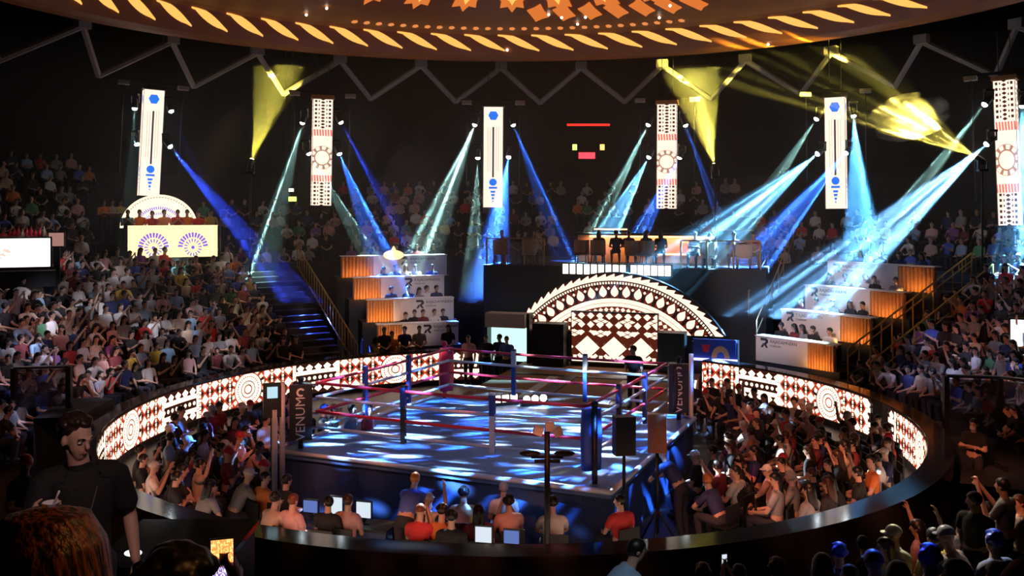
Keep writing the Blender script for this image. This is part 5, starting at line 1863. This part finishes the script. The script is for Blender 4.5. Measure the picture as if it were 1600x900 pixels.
CREW = [
    (412, 748, 'sit_side', 'orange', 'short', 'black', 'guest in a bright orange shirt low at the left of the near side'),
    (446, 752, 'sit_lap', 'black', 'short', 'black', 'guest in black with short hair beside the bright orange shirt'),
    (456, 783, 'sit_lap', 'pale pink', 'short', 'auburn', 'guest with auburn hair in a pale pink top near the ledge'),
    (413, 783, 'sit_chin', 'beige', 'full', 'black', 'guest with full black hair in beige by the ledge, left end'),
    (512, 786, 'sit_chat', 'black', 'short', 'black', 'guest in a black top turning aside, between the two pink tops'),
    (543, 784, 'sit_lap', 'pale pink', 'short', 'brown', 'broad guest with cropped brown hair in a pale pink shirt'),
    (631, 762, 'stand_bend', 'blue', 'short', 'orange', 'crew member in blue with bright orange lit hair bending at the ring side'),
    (655, 800, 'sit_phone', 'red', 'cap', 'auburn', 'guest in a red top and brown cap by the ledge'),
    (668, 782, 'sit_raise', 'white', 'cap', 'white', 'guest in a white cap raising one arm above the red top'),
    (690, 800, 'sit_clap', 'orange', 'full', 'black', 'guest in orange with full dark hair right of the brown cap'),
    (722, 776, 'sit_lean', 'beige', 'full', 'black', 'photographer in a beige top with full black hair'),
    (748, 800, 'sit_lap', 'maroon', 'long', 'black', 'guest with long hair in a dark maroon top left of the lamp stand'),
    (705, 810, 'sit_cross', 'black', 'full', 'black', 'dark guest low by the ledge below the beige photographer'),
    (796, 786, 'sit_phone', 'pale pink', 'full', 'black', 'guest in a salmon shirt holding hands up left of the lamp stand'),
    (787, 764, 'sit_lap', 'white', 'short', 'grey', 'grey haired guest before the white monitor'),
    (866, 792, 'sit_lean', 'white', 'full', 'black', 'guest in a white shirt right behind the lamp stand'),
    (970, 784, 'sit_chat', 'red', 'short', 'black', 'steward in a bright red vest low at the near right'),
    (1066, 716, 'stand_bend', 'navy', 'short', 'white', 'white haired man in navy bending over his camera by the ring'),
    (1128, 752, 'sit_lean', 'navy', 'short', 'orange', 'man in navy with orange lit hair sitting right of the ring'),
    (1152, 738, 'sit_chat', 'white', 'short', 'black', 'man in white just behind the navy shirt right of the ring'),
    (520, 640, 'stand_cross', 'black', 'short', 'black', 'crew member in black standing by the left ropes'),
    (548, 650, 'stand_down', 'pale blue', 'short', 'black', 'crew member in pale blue standing by the left ropes'),
    (505, 655, 'stand_phone', 'black', 'cap', 'dark blue', 'camera operator in black and a dark blue cap left of the ring'),
    (575, 662, 'stand_side', 'maroon', 'short', 'black', 'crew member in maroon standing at the middle of the left ropes'),
]
for x, y, kd, sh, hr, hcl, lab in CREW:
    hh = 1.3 if kd.startswith('sit') else 1.74 if kd != 'stand_bend' else 1.6
    if y < 700 and kd.startswith('stand'): y = min(y, 640)
    p = at_head(x, y - 8, hh)
    rz = toward(p, (RC.x, RC.y)) + rnd.uniform(-.25, .25)
    person('ringside_guest', kd, p, rz, sh, hr, hcl, label=lab, group='people at the near side of the floor')
    if kd.startswith('sit'): chair(p, rz, 'under the ' + ' '.join(lab.split()[:10]))

# referee, stage people, guests of the boxes, bar, band
person('referee', 'stand_side', SF(2.43, 3.5, 0.62), toward((3.4, 26), (0, 20)), 'black', 'short', 'black', label='man in a black suit standing where the runway meets the ring')
for i, (u, wv, sh, kd) in enumerate(((-3.75, 8.6, 'black', 'stand_down'), (-3.35, 8.9, 'navy', 'stand_side'), (-2.95, 8.5, 'blue', 'stand_cross'), (-4.3, 8.3, 'pale pink', 'stand_down'))):
    person('stage_hand', kd, SF(u, wv, 0.0), RZ + math.pi, sh, 'short', 'black', label=f'person in {sh} standing before the pale backlit doorway', group='people by the backlit doorway')
rnd.seed(5)
for mw, L_, zt, hgt, side, k in BOXES:
    n = 5 if k < 3 else 4
    for j in range(n):
        u = (0.28 + 0.68 * (j + rnd.uniform(0.2, 0.8)) / n) * L_ if side == 'left' else (0.04 + 0.8 * (j + rnd.uniform(0.2, 0.8)) / n) * L_
        p = mw @ V((u, 0.85, -0.04))
        rz = math.atan2(mw[1][0], mw[0][0]) + math.pi + rnd.uniform(-.35, .35)
        kd = rnd.choice(['sit_lap', 'sit_chat', 'sit_side', 'sit_cross', 'sit_lean'])
        sh = rnd.choice(['black', 'black', 'navy', 'white', 'maroon', 'grey', 'pale pink'])
        hr = rnd.choice(['short', 'short', 'long'])
        person('box_guest', kd, p, rz, sh, hr, 'black', label=f'guest in {sh}, {DOING[kd]}, {nth(k + 1)} {side} counter, {nth(j + 1)} from left', group=f'guests at the {side} counters', parts=False)
        c = bpy.data.objects.new('folding_chair', CHAIR); COL.objects.link(c); c.location = p + V((0, 0, 0.045)); c.rotation_euler = (0, 0, rz)
        tag(c, f'black folding chair behind the {nth(k + 1)} {side} guest counter, {nth(j + 1)} from left', 'chair', 'chairs behind the guest counters')
# people in front of the lowest left counter
for i, (x, sh, hr) in enumerate(((600, 'black', 'short'), (632, 'navy', 'short'), (655, 'grey', 'short'), (700, 'black', 'long'), (612, 'orange', 'short'))):
    Y = on_ring(x, 11.0)[1]
    p = V(((x - 800) * Y / F, Y, 0.6 if i != 4 else 0.45))
    person('box_guest', 'sit_side' if i % 2 else 'sit_lap', p, toward(p, (0, 20.7)), sh, hr, 'black', label=f'guest in {sh} with {hr} hair seated before the lowest left counter, {nth(i + 1)} of five', group='guests before the lowest left counter', parts=False)
b = MB(); b.sweep([(10.15, 0.0), (10.15, 0.6), (11.75, 0.6), (11.75, 0.0)], -29, -7, 8); struct(b.build('floor_front_step', M['stand']))
b = MB(); b.sweep([(10.15, 0.0), (10.15, 0.6), (11.75, 0.6), (11.75, 0.0)], 42, 62, 8); struct(b.build('floor_front_step', M['stand']))
for i, (u, sh, hr) in enumerate(((-0.9, 'black', 'long'), (-0.2, 'navy', 'short'), (0.3, 'navy', 'short'), (1.0, 'black', 'long'), (1.55, 'black', 'long'))):
    person('bar_patron', 'sit_side' if i % 2 else 'sit_lap', SF(u, 13.9, 4.0), RZ + rnd.uniform(-.3, .3), sh, hr, 'brown' if i == 3 else 'black', label=f'bar patron in {sh} with {hr} hair at the counter, {nth(i + 1)} from left', group='patrons at the terrace bar', parts=False)
for i, u in enumerate((-4.6, -3.9, -3.1, 3.0, 3.6, 4.4, 5.1)):
    person('bar_patron', SITS[i % 7], SF(u, 12.9, 4.0), RZ + math.pi + rnd.uniform(-.4, .4), ['navy', 'black', 'white', 'pale pink', 'black', 'blue', 'maroon'][i], 'short', 'black', label=f'terrace guest in {["navy", "black", "white", "pale pink", "black", "blue", "maroon"][i]} behind the glass, {nth(i + 1)} from left', group='guests along the terrace glass', parts=False)
bz = band_.location.z
mb_ = Matrix.Translation(band_.location) @ Matrix.Rotation(rzb, 4, 'Z')
for i, (u, sh) in enumerate(((-1.62, 'black'), (-1.2, 'orange'), (-0.75, 'red'), (-0.3, 'orange'), (0.2, 'red'), (0.55, 'orange'), (0.95, 'red'), (1.45, 'yellow'))):
    p = mb_ @ V((u, 0.75, h_ - 0.72))
    person('musician', ['sit_clap', 'sit_lap', 'sit_lean', 'sit_chat'][i % 4], p, rzb + math.pi, sh, 'short', 'black', label=f'musician in {sh} on the band platform, {nth(i + 1)} from the left', group='musicians on the band platform', parts=False)
for i, (x, sh) in enumerate(((162, 'orange'), (175, 'beige'), (188, 'yellow'), (318, 'green'))):
    Y = on_ring(x, UR + UT * 3.4)[1]
    p = V(((x - 800) * Y / F, Y, UZ + UI * 3))
    person('musician', 'stand_cross' if i != 3 else 'stand_side', p, toward(p, (0, 20)), sh, 'short', 'black', label=f'performer in {sh} standing by the parapet {"left" if i < 3 else "right"} of the pale dome', group='performers by the pale dome', parts=False)
pm_ = P(1522, 652, 19.7)
t_ = person('gate_guard', 'stand_cross', V((pm_.x, pm_.y, 0.0)), toward(pm_, (2, 12)), 'black', 'short', 'black', label='guard in black with a pale face mask standing outside the barrier at right')
hc_, r3_ = get_pose('stand_cross')['raw'][3:]
b = MB(); b.grid([[hc_ + r3_ @ V((0.062 * math.sin(t), 0.036 + 0.068 * math.cos(t), z)) for t in np.linspace(-1.3, 1.3, 9)] for z in (-0.085, -0.05, -0.015)]); b.build('face_mask', M['ring_white'], t_)
for i, (x, y, Y) in enumerate(((1490, 690, 21.5), (1545, 690, 20.4), (1580, 728, 19.6))):
    p = V(((x - 800) * Y / F, Y, 0.0))
    o = chair(p, toward(p, (14, 20)))
    o['label'] = 'empty black chair outside the barrier at the right, ' + nth(i + 1) + ' from the left'; o['group'] = 'empty chairs outside the barrier'
# ------------------------------------------------------------------ foreground: the near stand and its people
NR0, NZ0, NTR, NRI = 11.4, 0.35, 0.85, 0.31
stand('floor_near_stand', 122, 238, 16, NR0, NZ0, NTR, NRI)


def near_floor(p): 
    k = max(0, int((math.hypot(p.x, p.y - CY) - NR0) / NTR))
    return NZ0 + NRI * k


def near_seat(x, y, hh):
    """the spot on the near stand from which a figure of height hh shows its head top at x, y"""
    best = None
    for i in range(200):
        Y = 2.5 + i * 0.06
        p = P(x, y, Y)
        e = abs(p.z - hh - near_floor(p))
        if best is None or e < best[0]: best = (e, p)
    p = best[1]
    return V((p.x, p.y, near_floor(p)))


# the man in black with a cup
def hero():
    Yh = 5.9
    top = P(108, 641, Yh)
    k = 1.06
    fz = top.z - 1.80 * k
    p = V((P(126, 700, Yh).x, Yh, fz))
    rz = toward(p, (1.3, 0.0))
    bd = Body()
    hip, neck = V((0, 0, 0.92)), V((0.0, 0.0, 1.47))
    sp = neck - hip
    bd.limb([hip + V((0, 0, -0.02)), hip + sp * 0.14], [(0.165, 0.12), (0.16, 0.115)], 'trouser', n=18)
    bd.limb([hip + sp * t for t in (0.16, 0.35, 0.62, 0.82, 0.93)], [(0.16, 0.12), (0.155, 0.112), (0.18, 0.122), (0.188, 0.108), (0.11, 0.082)], 'cloth', n=18)
    hc = neck + V((0.03, 0.045, 0.175))
    bd.limb([neck - V((0, 0.0, 0.05)), hc - V((0, 0.02, 0.06))], [0.066, 0.058], 'skin', n=14)
    R3 = head(bd, hc, V((-0.45, 0.9, -0.22)), s=1.05, detail=True)
    sh = [neck + V((sx * 0.195, -0.01, -0.075)) for sx in (-1, 1)]
    el = [V((-0.29, -0.06, 1.11)), V((0.28, 0.06, 1.12))]
    wr = [V((-0.3, 0.06, 0.86)), V((0.3, 0.27, 1.3))]
    for i, sx in enumerate((-1, 1)):
        bd.limb([neck + V((sx * 0.1, 0, -0.065)), sh[i]], [0.072, 0.064], 'cloth', n=14)
        m = lerp(sh[i], el[i], 0.72)
        bd.limb([sh[i], m], [(0.066), (0.062)], 'cloth', n=14)
        bd.limb([m, el[i]], [0.048, 0.041], 'skin', n=14)
        bd.limb([el[i], lerp(el[i], wr[i], 0.3), wr[i]], [0.043, 0.042, 0.028], 'skin', n=14)
    hand(bd, wr[0], V((-0.02, 0.25, -0.95)), V((1, 0.2, 0)), 0.35, side=1)
    hand(bd, wr[1], V((-0.72, 0.45, 0.3)), V((-0.45, -0.75, 0.1)) * -1, -0.5, side=-1)
    for sx in (-1, 1):
        hj, kn, an = hip + V((sx * 0.095, 0.02, -0.02)), V((sx * 0.11, 0.03, 0.5)), V((sx * 0.12, -0.03, 0.09))
        bd.limb([hj, lerp(hj, kn, 0.5), kn], [0.095, 0.085, 0.064], 'trouser', n=14)
        bd.limb([kn, lerp(kn, an, 0.4), an], [0.062, 0.06, 0.044], 'trouser', n=14)
        bd.limb([an + V((0, -0.03, -0.045)), an + V((0, 0.07, -0.05)), an + V((0, 0.17, -0.06))], [(0.038, 0.04), (0.044, 0.036), (0.036, 0.026)], 'shoe')
    co, faces, tags = bd.fuse(0.0065, 26000)
    M['lips'] = pm('lips', (0.5, 0.2, 0.18), 0.45)
    t_ = empty('person', p, rz, 'young man with a dark mop of hair in black T-shirt, holding a paper cup', 'person')
    t_.scale = (k,) * 3
    mi = [1 if t == 'lips' else 0 for t in tags]
    def add(name, me, par=t_, col=None):
        o = bpy.data.objects.new(name, me); COL.objects.link(o); o.parent = par
        if col: o.color = (*col, 1)
        return o
    add('body', sub_mesh('body', co, faces, [True] * len(faces), [M['skin'], M['lips']], mi))
    add('shirt', sub_mesh('shirt', co, faces, [t == 'cloth' for t in tags], [M['cloth']], [0] * len(faces), 0.014), col=(0.012, 0.012, 0.014))
    add('trousers', sub_mesh('trousers', co, faces, [t in ('trouser', 'shoe') for t in tags], [M['trouser'], M['shoe']], [1 if t == 'shoe' else 0 for t in tags], 0.01))
    # hair: a mop of overlapping curls fused into one surface
    hb = Body()
    at = lambda a, b_, c_: hc + R3 @ V((a, b_, c_))
    r2 = random.Random(3)
    hb.blob(at(0, -0.03, 0.06), (0.088, 0.098, 0.082), 'hair', R3)
    for i in range(120):
        th, ph = r2.uniform(0, 2 * math.pi), r2.uniform(-0.25, 1.5)
        d = V((math.cos(th) * math.cos(ph), math.sin(th) * math.cos(ph), math.sin(ph)))
        if d.y > 0.3 and d.z < 0.5: continue
        q = at(d.x * 0.09, -0.02 + d.y * 0.102, 0.05 + d.z * 0.088)
        hb.blob(q, r2.uniform(0.016, 0.027), 'hair')
    hco, hf, _ = hb.fuse(0.006, 7000)
    add('hair', sub_mesh('hair', hco, hf, [True] * len(hf), [M['hairc']], [0] * len(hf)), col=(0.03, 0.018, 0.012))
    M['eye_white'] = pm('eye_white', (0.75, 0.72, 0.7), 0.2)
    for sx in (-1, 1):
        b = MB(); b.ball(at(sx * 0.034, 0.079, 0.008), (0.0145, 0.012, 0.0095), 10, 8, rot=R3)
        e = b.build('eye', M['eye_white'], t_)
        b = MB(); b.ball(at(sx * 0.034 - 0.003, 0.089, 0.007), (0.0065, 0.004, 0.0065), 8, 6, rot=R3); b.build('iris', M['ink'], e)
        b = MB(); b.limb = None
        b.tube([at(sx * 0.014, 0.098, 0.028), at(sx * 0.034, 0.097, 0.035), at(sx * 0.055, 0.084, 0.03)], [0.0035, 0.0055, 0.003], 6)
        add('brow', b.mesh('brow', M['hair_black']))
    # neck cord and badge
    pts = [(-0.075, 0.02, 1.46), (-0.07, 0.11, 1.36), (-0.03, 0.137, 1.22), (0.0, 0.138, 1.12), (0.03, 0.137, 1.22), (0.07, 0.11, 1.36), (0.075, 0.02, 1.46)]
    b = MB(); b.tube(pts, 0.006, 6); cd = b.build('neck_cord', M['logo_grey'], t_)
    b = MB(); b.box((0, 0.142, 1.09), (0.05, 0.008, 0.08)); b.build('badge', M['seat_cream'], cd)
    # the cup in his hand
    mw = Matrix.Translation(p) @ Matrix.Rotation(rz, 4, 'Z') @ Matrix.Scale(k, 4)
    cp = mw @ V((0.215, 0.375, 1.29))
    c = empty('paper_cup', cp, 0, 'white paper cup with a spoon in the hand of the man in black', 'cup')
    b = MB()
    n = 18
    ring_ = lambda r, z: [(r * math.cos(2 * math.pi * j / n), r * math.sin(2 * math.pi * j / n), z) for j in range(n)]
    b.grid([ring_(0.001, 0.0), ring_(0.036, 0.0), ring_(0.047, 0.1), ring_(0.05, 0.102), ring_(0.046, 0.104), ring_(0.034, 0.012), ring_(0.001, 0.012)], closed=True)
    b.build('cup_wall', M['ring_white'], c)
    b = MB(); b.grid([ring_(0.043, 0.07), ring_(0.02, 0.085), ring_(0.001, 0.09)], closed=True); b.build('ice_cream', M['seat_cream'], c)
    b = MB(); b.tube([(0.0, 0.0, 0.06), (0.035, 0.0, 0.13), (0.055, -0.01, 0.17)], [0.006, 0.005, 0.007], 6); b.build('spoon', M['ring_white'], c)
    # the step he stands on
    b = MB(); b.box((p.x, p.y, (near_floor(p) + fz) / 2), (0.8, 0.7, max(0.02, fz - near_floor(p)))); struct(b.build('floor_near_step', M['stand']))


hero()

NEAR = [
    (38, 712, 'stand_side', 'black', 'cap', 'red', 'person in black with a pinkish red cap behind the man with the cup', 1.74, 12.6),
    (933, 852, 'stand_bend', 'pale blue', 'short', 'black', 'person in a pale blue shirt bending forward below the near barrier', 1.62, 9.5),
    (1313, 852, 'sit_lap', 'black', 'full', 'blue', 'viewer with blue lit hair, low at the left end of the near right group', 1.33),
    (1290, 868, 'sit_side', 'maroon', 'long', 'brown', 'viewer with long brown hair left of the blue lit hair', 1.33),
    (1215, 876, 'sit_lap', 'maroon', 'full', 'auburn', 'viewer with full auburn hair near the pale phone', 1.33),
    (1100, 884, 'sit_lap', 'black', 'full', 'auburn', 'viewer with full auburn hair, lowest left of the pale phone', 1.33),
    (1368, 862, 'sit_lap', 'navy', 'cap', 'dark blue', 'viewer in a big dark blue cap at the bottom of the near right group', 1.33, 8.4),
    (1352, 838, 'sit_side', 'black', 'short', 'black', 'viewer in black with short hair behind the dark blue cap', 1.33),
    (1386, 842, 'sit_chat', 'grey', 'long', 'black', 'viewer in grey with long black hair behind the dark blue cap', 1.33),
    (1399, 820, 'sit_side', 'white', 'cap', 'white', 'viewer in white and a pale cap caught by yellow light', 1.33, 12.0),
    (1455, 856, 'sit_lap', 'black', 'full', 'blue', 'viewer with a large blue lit head of hair at the bottom', 1.33),
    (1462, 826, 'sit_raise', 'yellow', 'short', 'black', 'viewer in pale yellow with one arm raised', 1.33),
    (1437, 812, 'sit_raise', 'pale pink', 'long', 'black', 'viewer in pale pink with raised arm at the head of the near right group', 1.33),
    (1492, 840, 'sit_lap', 'black', 'cap', 'white', 'viewer in black under a pale cap right of the blue lit hair', 1.33),
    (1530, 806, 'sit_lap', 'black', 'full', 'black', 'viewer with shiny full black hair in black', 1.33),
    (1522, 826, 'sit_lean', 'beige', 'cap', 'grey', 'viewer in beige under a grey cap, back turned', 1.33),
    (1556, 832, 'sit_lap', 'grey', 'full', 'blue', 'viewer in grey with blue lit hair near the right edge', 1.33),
    (1548, 785, 'sit_side', 'white', 'short', 'black', 'viewer in a white shirt facing aside near the right edge', 1.33),
    (1524, 764, 'stand_side', 'black', 'short', 'black', 'standing viewer in black with a warm lit face, rearmost at right', 1.78),
    (1570, 744, 'stand_phone', 'grey', 'short', 'black', 'standing viewer in grey holding hands up at the right edge', 1.78),
    (1596, 768, 'sit_chat', 'beige', 'short', 'brown', 'viewer in beige cut off by the right edge', 1.33),
    (1570, 880, 'sit_lap', 'black', 'short', 'black', 'dark viewer at the lower right corner beside the bulky maroon back', 1.33),
    (1500, 878, 'sit_chat', 'black', 'long', 'black', 'dark long haired viewer at the bottom between blue lit hair and corner', 1.33),
    (1410, 880, 'sit_side', 'navy', 'short', 'black', 'viewer in navy at the bottom between the dark blue cap and blue lit hair', 1.33),
    (1330, 884, 'sit_chat', 'pale blue', 'short', 'black', 'viewer in pale blue at the bottom, left of the dark blue cap', 1.33),
]
for x, y, kd, sh, hr, hcl, lab, hh, *yy in NEAR:
    p = near_seat(x, y, hh) if not yy else P(x, y, yy[0]) - V((0, 0, hh))
    rz = toward(p, (RC.x, RC.y)) + rnd.uniform(-.3, .3)
    if x < 100: rz = toward(p, (2, 10))
    if x == 933: rz = toward(p, (p.x + 5, p.y + 1))
    if 1380 < x < 1410 and y < 830: rz = toward(p, (-3, 9))
    if x == 1524: rz = toward(p, (-4, 6))
    person('viewer', kd, p, rz, sh, hr, hcl, label=lab, group='viewers in the near stand')


def lock_mat():
    m, nt, out = new_mat('auburn_locks')
    bs = nt.nodes.new('ShaderNodeBsdfPrincipled')
    tc = nt.nodes.new('ShaderNodeTexCoord'); mp = nt.nodes.new('ShaderNodeMapping'); mp.inputs['Scale'].default_value = (90, 90, 5)
    no = nt.nodes.new('ShaderNodeTexNoise'); no.inputs['Scale'].default_value = 1.0
    nt.links.new(tc.outputs['Object'], mp.inputs[0]); nt.links.new(mp.outputs[0], no.inputs['Vector'])
    f = S(no.outputs['Fac'])
    nt.links.new(mixc(nt, mn(1.0, mx(0.0, (f - 0.42) * 5.0)), (0.02, 0.008, 0.005), (0.3, 0.09, 0.03)), bs.inputs['Base Color'])
    bp = nt.nodes.new('ShaderNodeBump'); bp.inputs['Strength'].default_value = 0.6; bp.inputs['Distance'].default_value = 0.01
    nt.links.new(f.v, bp.inputs['Height']); nt.links.new(bp.outputs[0], bs.inputs['Normal'])
    bs.inputs['Roughness'].default_value = 0.45
    nt.links.new(bs.outputs[0], out.inputs[0])
    return m


LOCKS = lock_mat()


def strand_hair(hc, R3, long, seed, n=190):
    """a head of separate locks, fused: falling to the shoulders, or a curly mop"""
    hb = Body()
    at = lambda a, b_, c_: hc + R3 @ V((a, b_, c_))
    r2 = random.Random(seed)
    hb.blob(at(0, -0.03, 0.045), (0.086, 0.098, 0.09), 'hair', R3)
    for i in range(n if long else 130):
        th = r2.uniform(0, 2 * math.pi)
        if long:
            if 0.25 * math.pi < th < 0.75 * math.pi: th += math.pi
            c_, s_ = math.cos(th), math.sin(th)
            ln = r2.uniform(0.2, 0.42)
            wv = r2.uniform(-0.05, 0.05)
            pts = [at(c_ * 0.015, -0.02 + s_ * 0.02, 0.142)]
            for q, t in ((0.07, 0.125), (0.1, 0.075), (0.112, -0.01), (0.106, -0.1 - ln * 0.4), (0.08, -0.1 - ln)):
                pts.append(at(c_ * q + wv * (0.1 - t), -0.02 + s_ * q * 1.08 - (0.02 if t < -0.05 else 0), t))
            hb.limb(pts, [0.006, 0.0085, 0.009, 0.008, 0.007, 0.004], 'hair', n=6)
        else:
            ph = r2.uniform(-0.3, 1.5)
            d = V((math.cos(th) * math.cos(ph), math.sin(th) * math.cos(ph), math.sin(ph)))
            if d.y > 0.3 and d.z < 0.5: continue
            hb.blob(at(d.x * 0.088, -0.02 + d.y * 0.1, 0.045 + d.z * 0.088), r2.uniform(0.016, 0.026), 'hair')
    co, hf, _ = hb.fuse(0.0045 if long else 0.007, 30000 if long else 9000)
    return sub_mesh('hair', co, hf, [True] * len(hf), [LOCKS if long else M['hairc']], [0] * len(hf))


def big_viewer(x, y, Y, kd, sh, hr, hcl, lab, hh=1.33, sc=1.0):
    p = P(x, y, Y)
    t_ = person('viewer', kd, V((p.x, p.y, p.z - hh * sc)), toward(p, (RC.x, RC.y)) + 0.05, sh, hr, hcl, label=lab, group='viewers in the near stand', scale=sc)
    for ch in t_.children:
        if ch.name.startswith('hair'): ch.data = strand_hair(get_pose(kd)['raw'][3], get_pose(kd)['raw'][4], hr == 'long', int(x))


big_viewer(62, 797, 1.75, 'sit_lap', 'black', 'long', 'auburn', 'close viewer with long auburn hair seen from behind at the lower left corner', hh=1.36)
big_viewer(272, 858, 2.2, 'sit_side', 'black', 'full', 'black', 'close dark head with full black hair at the bottom left', hh=1.36)
big_viewer(1690, 705, 3.1, 'sit_lap', 'maroon', 'short', 'black', 'bulky viewer in a dark maroon jacket cut off by the right edge', hh=1.33, sc=1.15)


def phone(p, rz, mat, lab, w_=0.075, h_=0.155, tilt=0.0):
    t_ = empty('phone', p, rz, lab, 'phone')
    t_.rotation_euler = (tilt, 0, rz)
    b = MB(); b.box((0, 0.006, 0), (w_, 0.009, h_)); b.build('case', M['black'], t_)
    b = MB(); b.face([(-w_ * 0.46, 0.0, -h_ * 0.47), (w_ * 0.46, 0.0, -h_ * 0.47), (w_ * 0.46, 0.0, h_ * 0.47), (-w_ * 0.46, 0.0, h_ * 0.47)], [(0, 0), (1, 0), (1, 1), (0, 1)]); b.build('screen_face', mat, t_)
    return t_


def pat_phone(nt, u, v):
    """the arena as the phone's camera sees it: orange above, violet ring light below"""
    no = nt.nodes.new('ShaderNodeTexNoise'); no.inputs['Scale'].default_value = 14.0
    f = S(no.outputs['Fac'])
    top = mixc(nt, f > 0.52, (0.9, 0.25, 0.05), (1.0, 0.6, 0.2))
    bot = mixc(nt, f > 0.5, (0.15, 0.08, 0.3), (0.75, 0.65, 1.0))
    a = mixc(nt, v > 0.45, bot, top)
    return mixc(nt, band(v, 0.42, 0.5), a, (0.1, 0.02, 0.02))


ph = P(347, 880, 3.0)
phone(ph, toward(ph, (0, 0)) + math.pi, led('phone_view', pat_phone, 1.6), 'phone showing an orange and violet picture of the arena at the bottom left', tilt=-0.15)
person('viewer', 'sit_hold', V((ph.x, ph.y - 0.31, ph.z - 1.43)), 0.0, 'black', 'full', 'black', label='viewer at the bottom left whose raised hands hold the orange phone', group='viewers in the near stand')
ph = near_seat(1160, 884, 1.33)
person('viewer', 'sit_phone', ph, toward(ph, (RC.x, RC.y)), 'pale blue', 'short', 'black', label='viewer in pale blue lifting a pale phone at the bottom', group='viewers in the near stand')
fw = (V((RC.x, RC.y, 0)) - V((ph.x, ph.y, 0))).normalized()
phone(ph + fw * 0.42 + V((0, 0, 1.24)), toward(ph, (RC.x, RC.y)), M['glow_paper'], 'pale lit phone held up at the bottom right of centre')

# dark desk with a small lamp at the lower left
p0, p1 = P(215, 818, 10.6), P(400, 818, 10.6)
t_ = empty('control_desk', ((p0.x + p1.x) / 2, 10.1, 0), 0, 'black glossy control desk below the barrier at the lower left', 'desk')
zt = p0.z
b = MB(); b.box((0, 0, zt - 0.03), (p1.x - p0.x, 1.3, 0.06)); b.build('desk_top', M['ledge'], t_)
b = MB(); b.box((0, 0.1, (zt - 0.06) / 2 + 0.2), ((p1.x - p0.x) * 0.94, 1.0, zt - 0.46)); b.build('cabinet', M['black'], t_)
for sx in (-1, 1):
    b = MB(); b.box((sx * (p1.x - p0.x) * 0.45, 0, (zt - 0.06) / 2), (0.06, 1.1, zt - 0.06)); b.build('leg', M['dark'], t_)
b = MB(); b.tube([(0.35, -0.5, zt + 0.03), (0.6, -0.52, zt + 0.03)], 0.012, 6); b.build('light_bar', M['glow_warm'], t_)
q = P(208, 864, 9.3)
t_ = empty('desk_lamp', (q.x, q.y, q.z - 0.1), 0, 'small white lamp lying low beside the control desk', 'lamp')
b = MB(); b.ball((0, 0, 0.1), (0.09, 0.06, 0.03), 12, 6); b.build('shade', glow('lamp_white', (0.9, 1.0, 0.95), 1.6), t_)
b = MB(); b.tube([(0, 0, 0.1), (0, 0.03, -(q.z - 0.1 - near_floor(q)))], 0.012, 6); b.build('stem', M['dark'], t_)
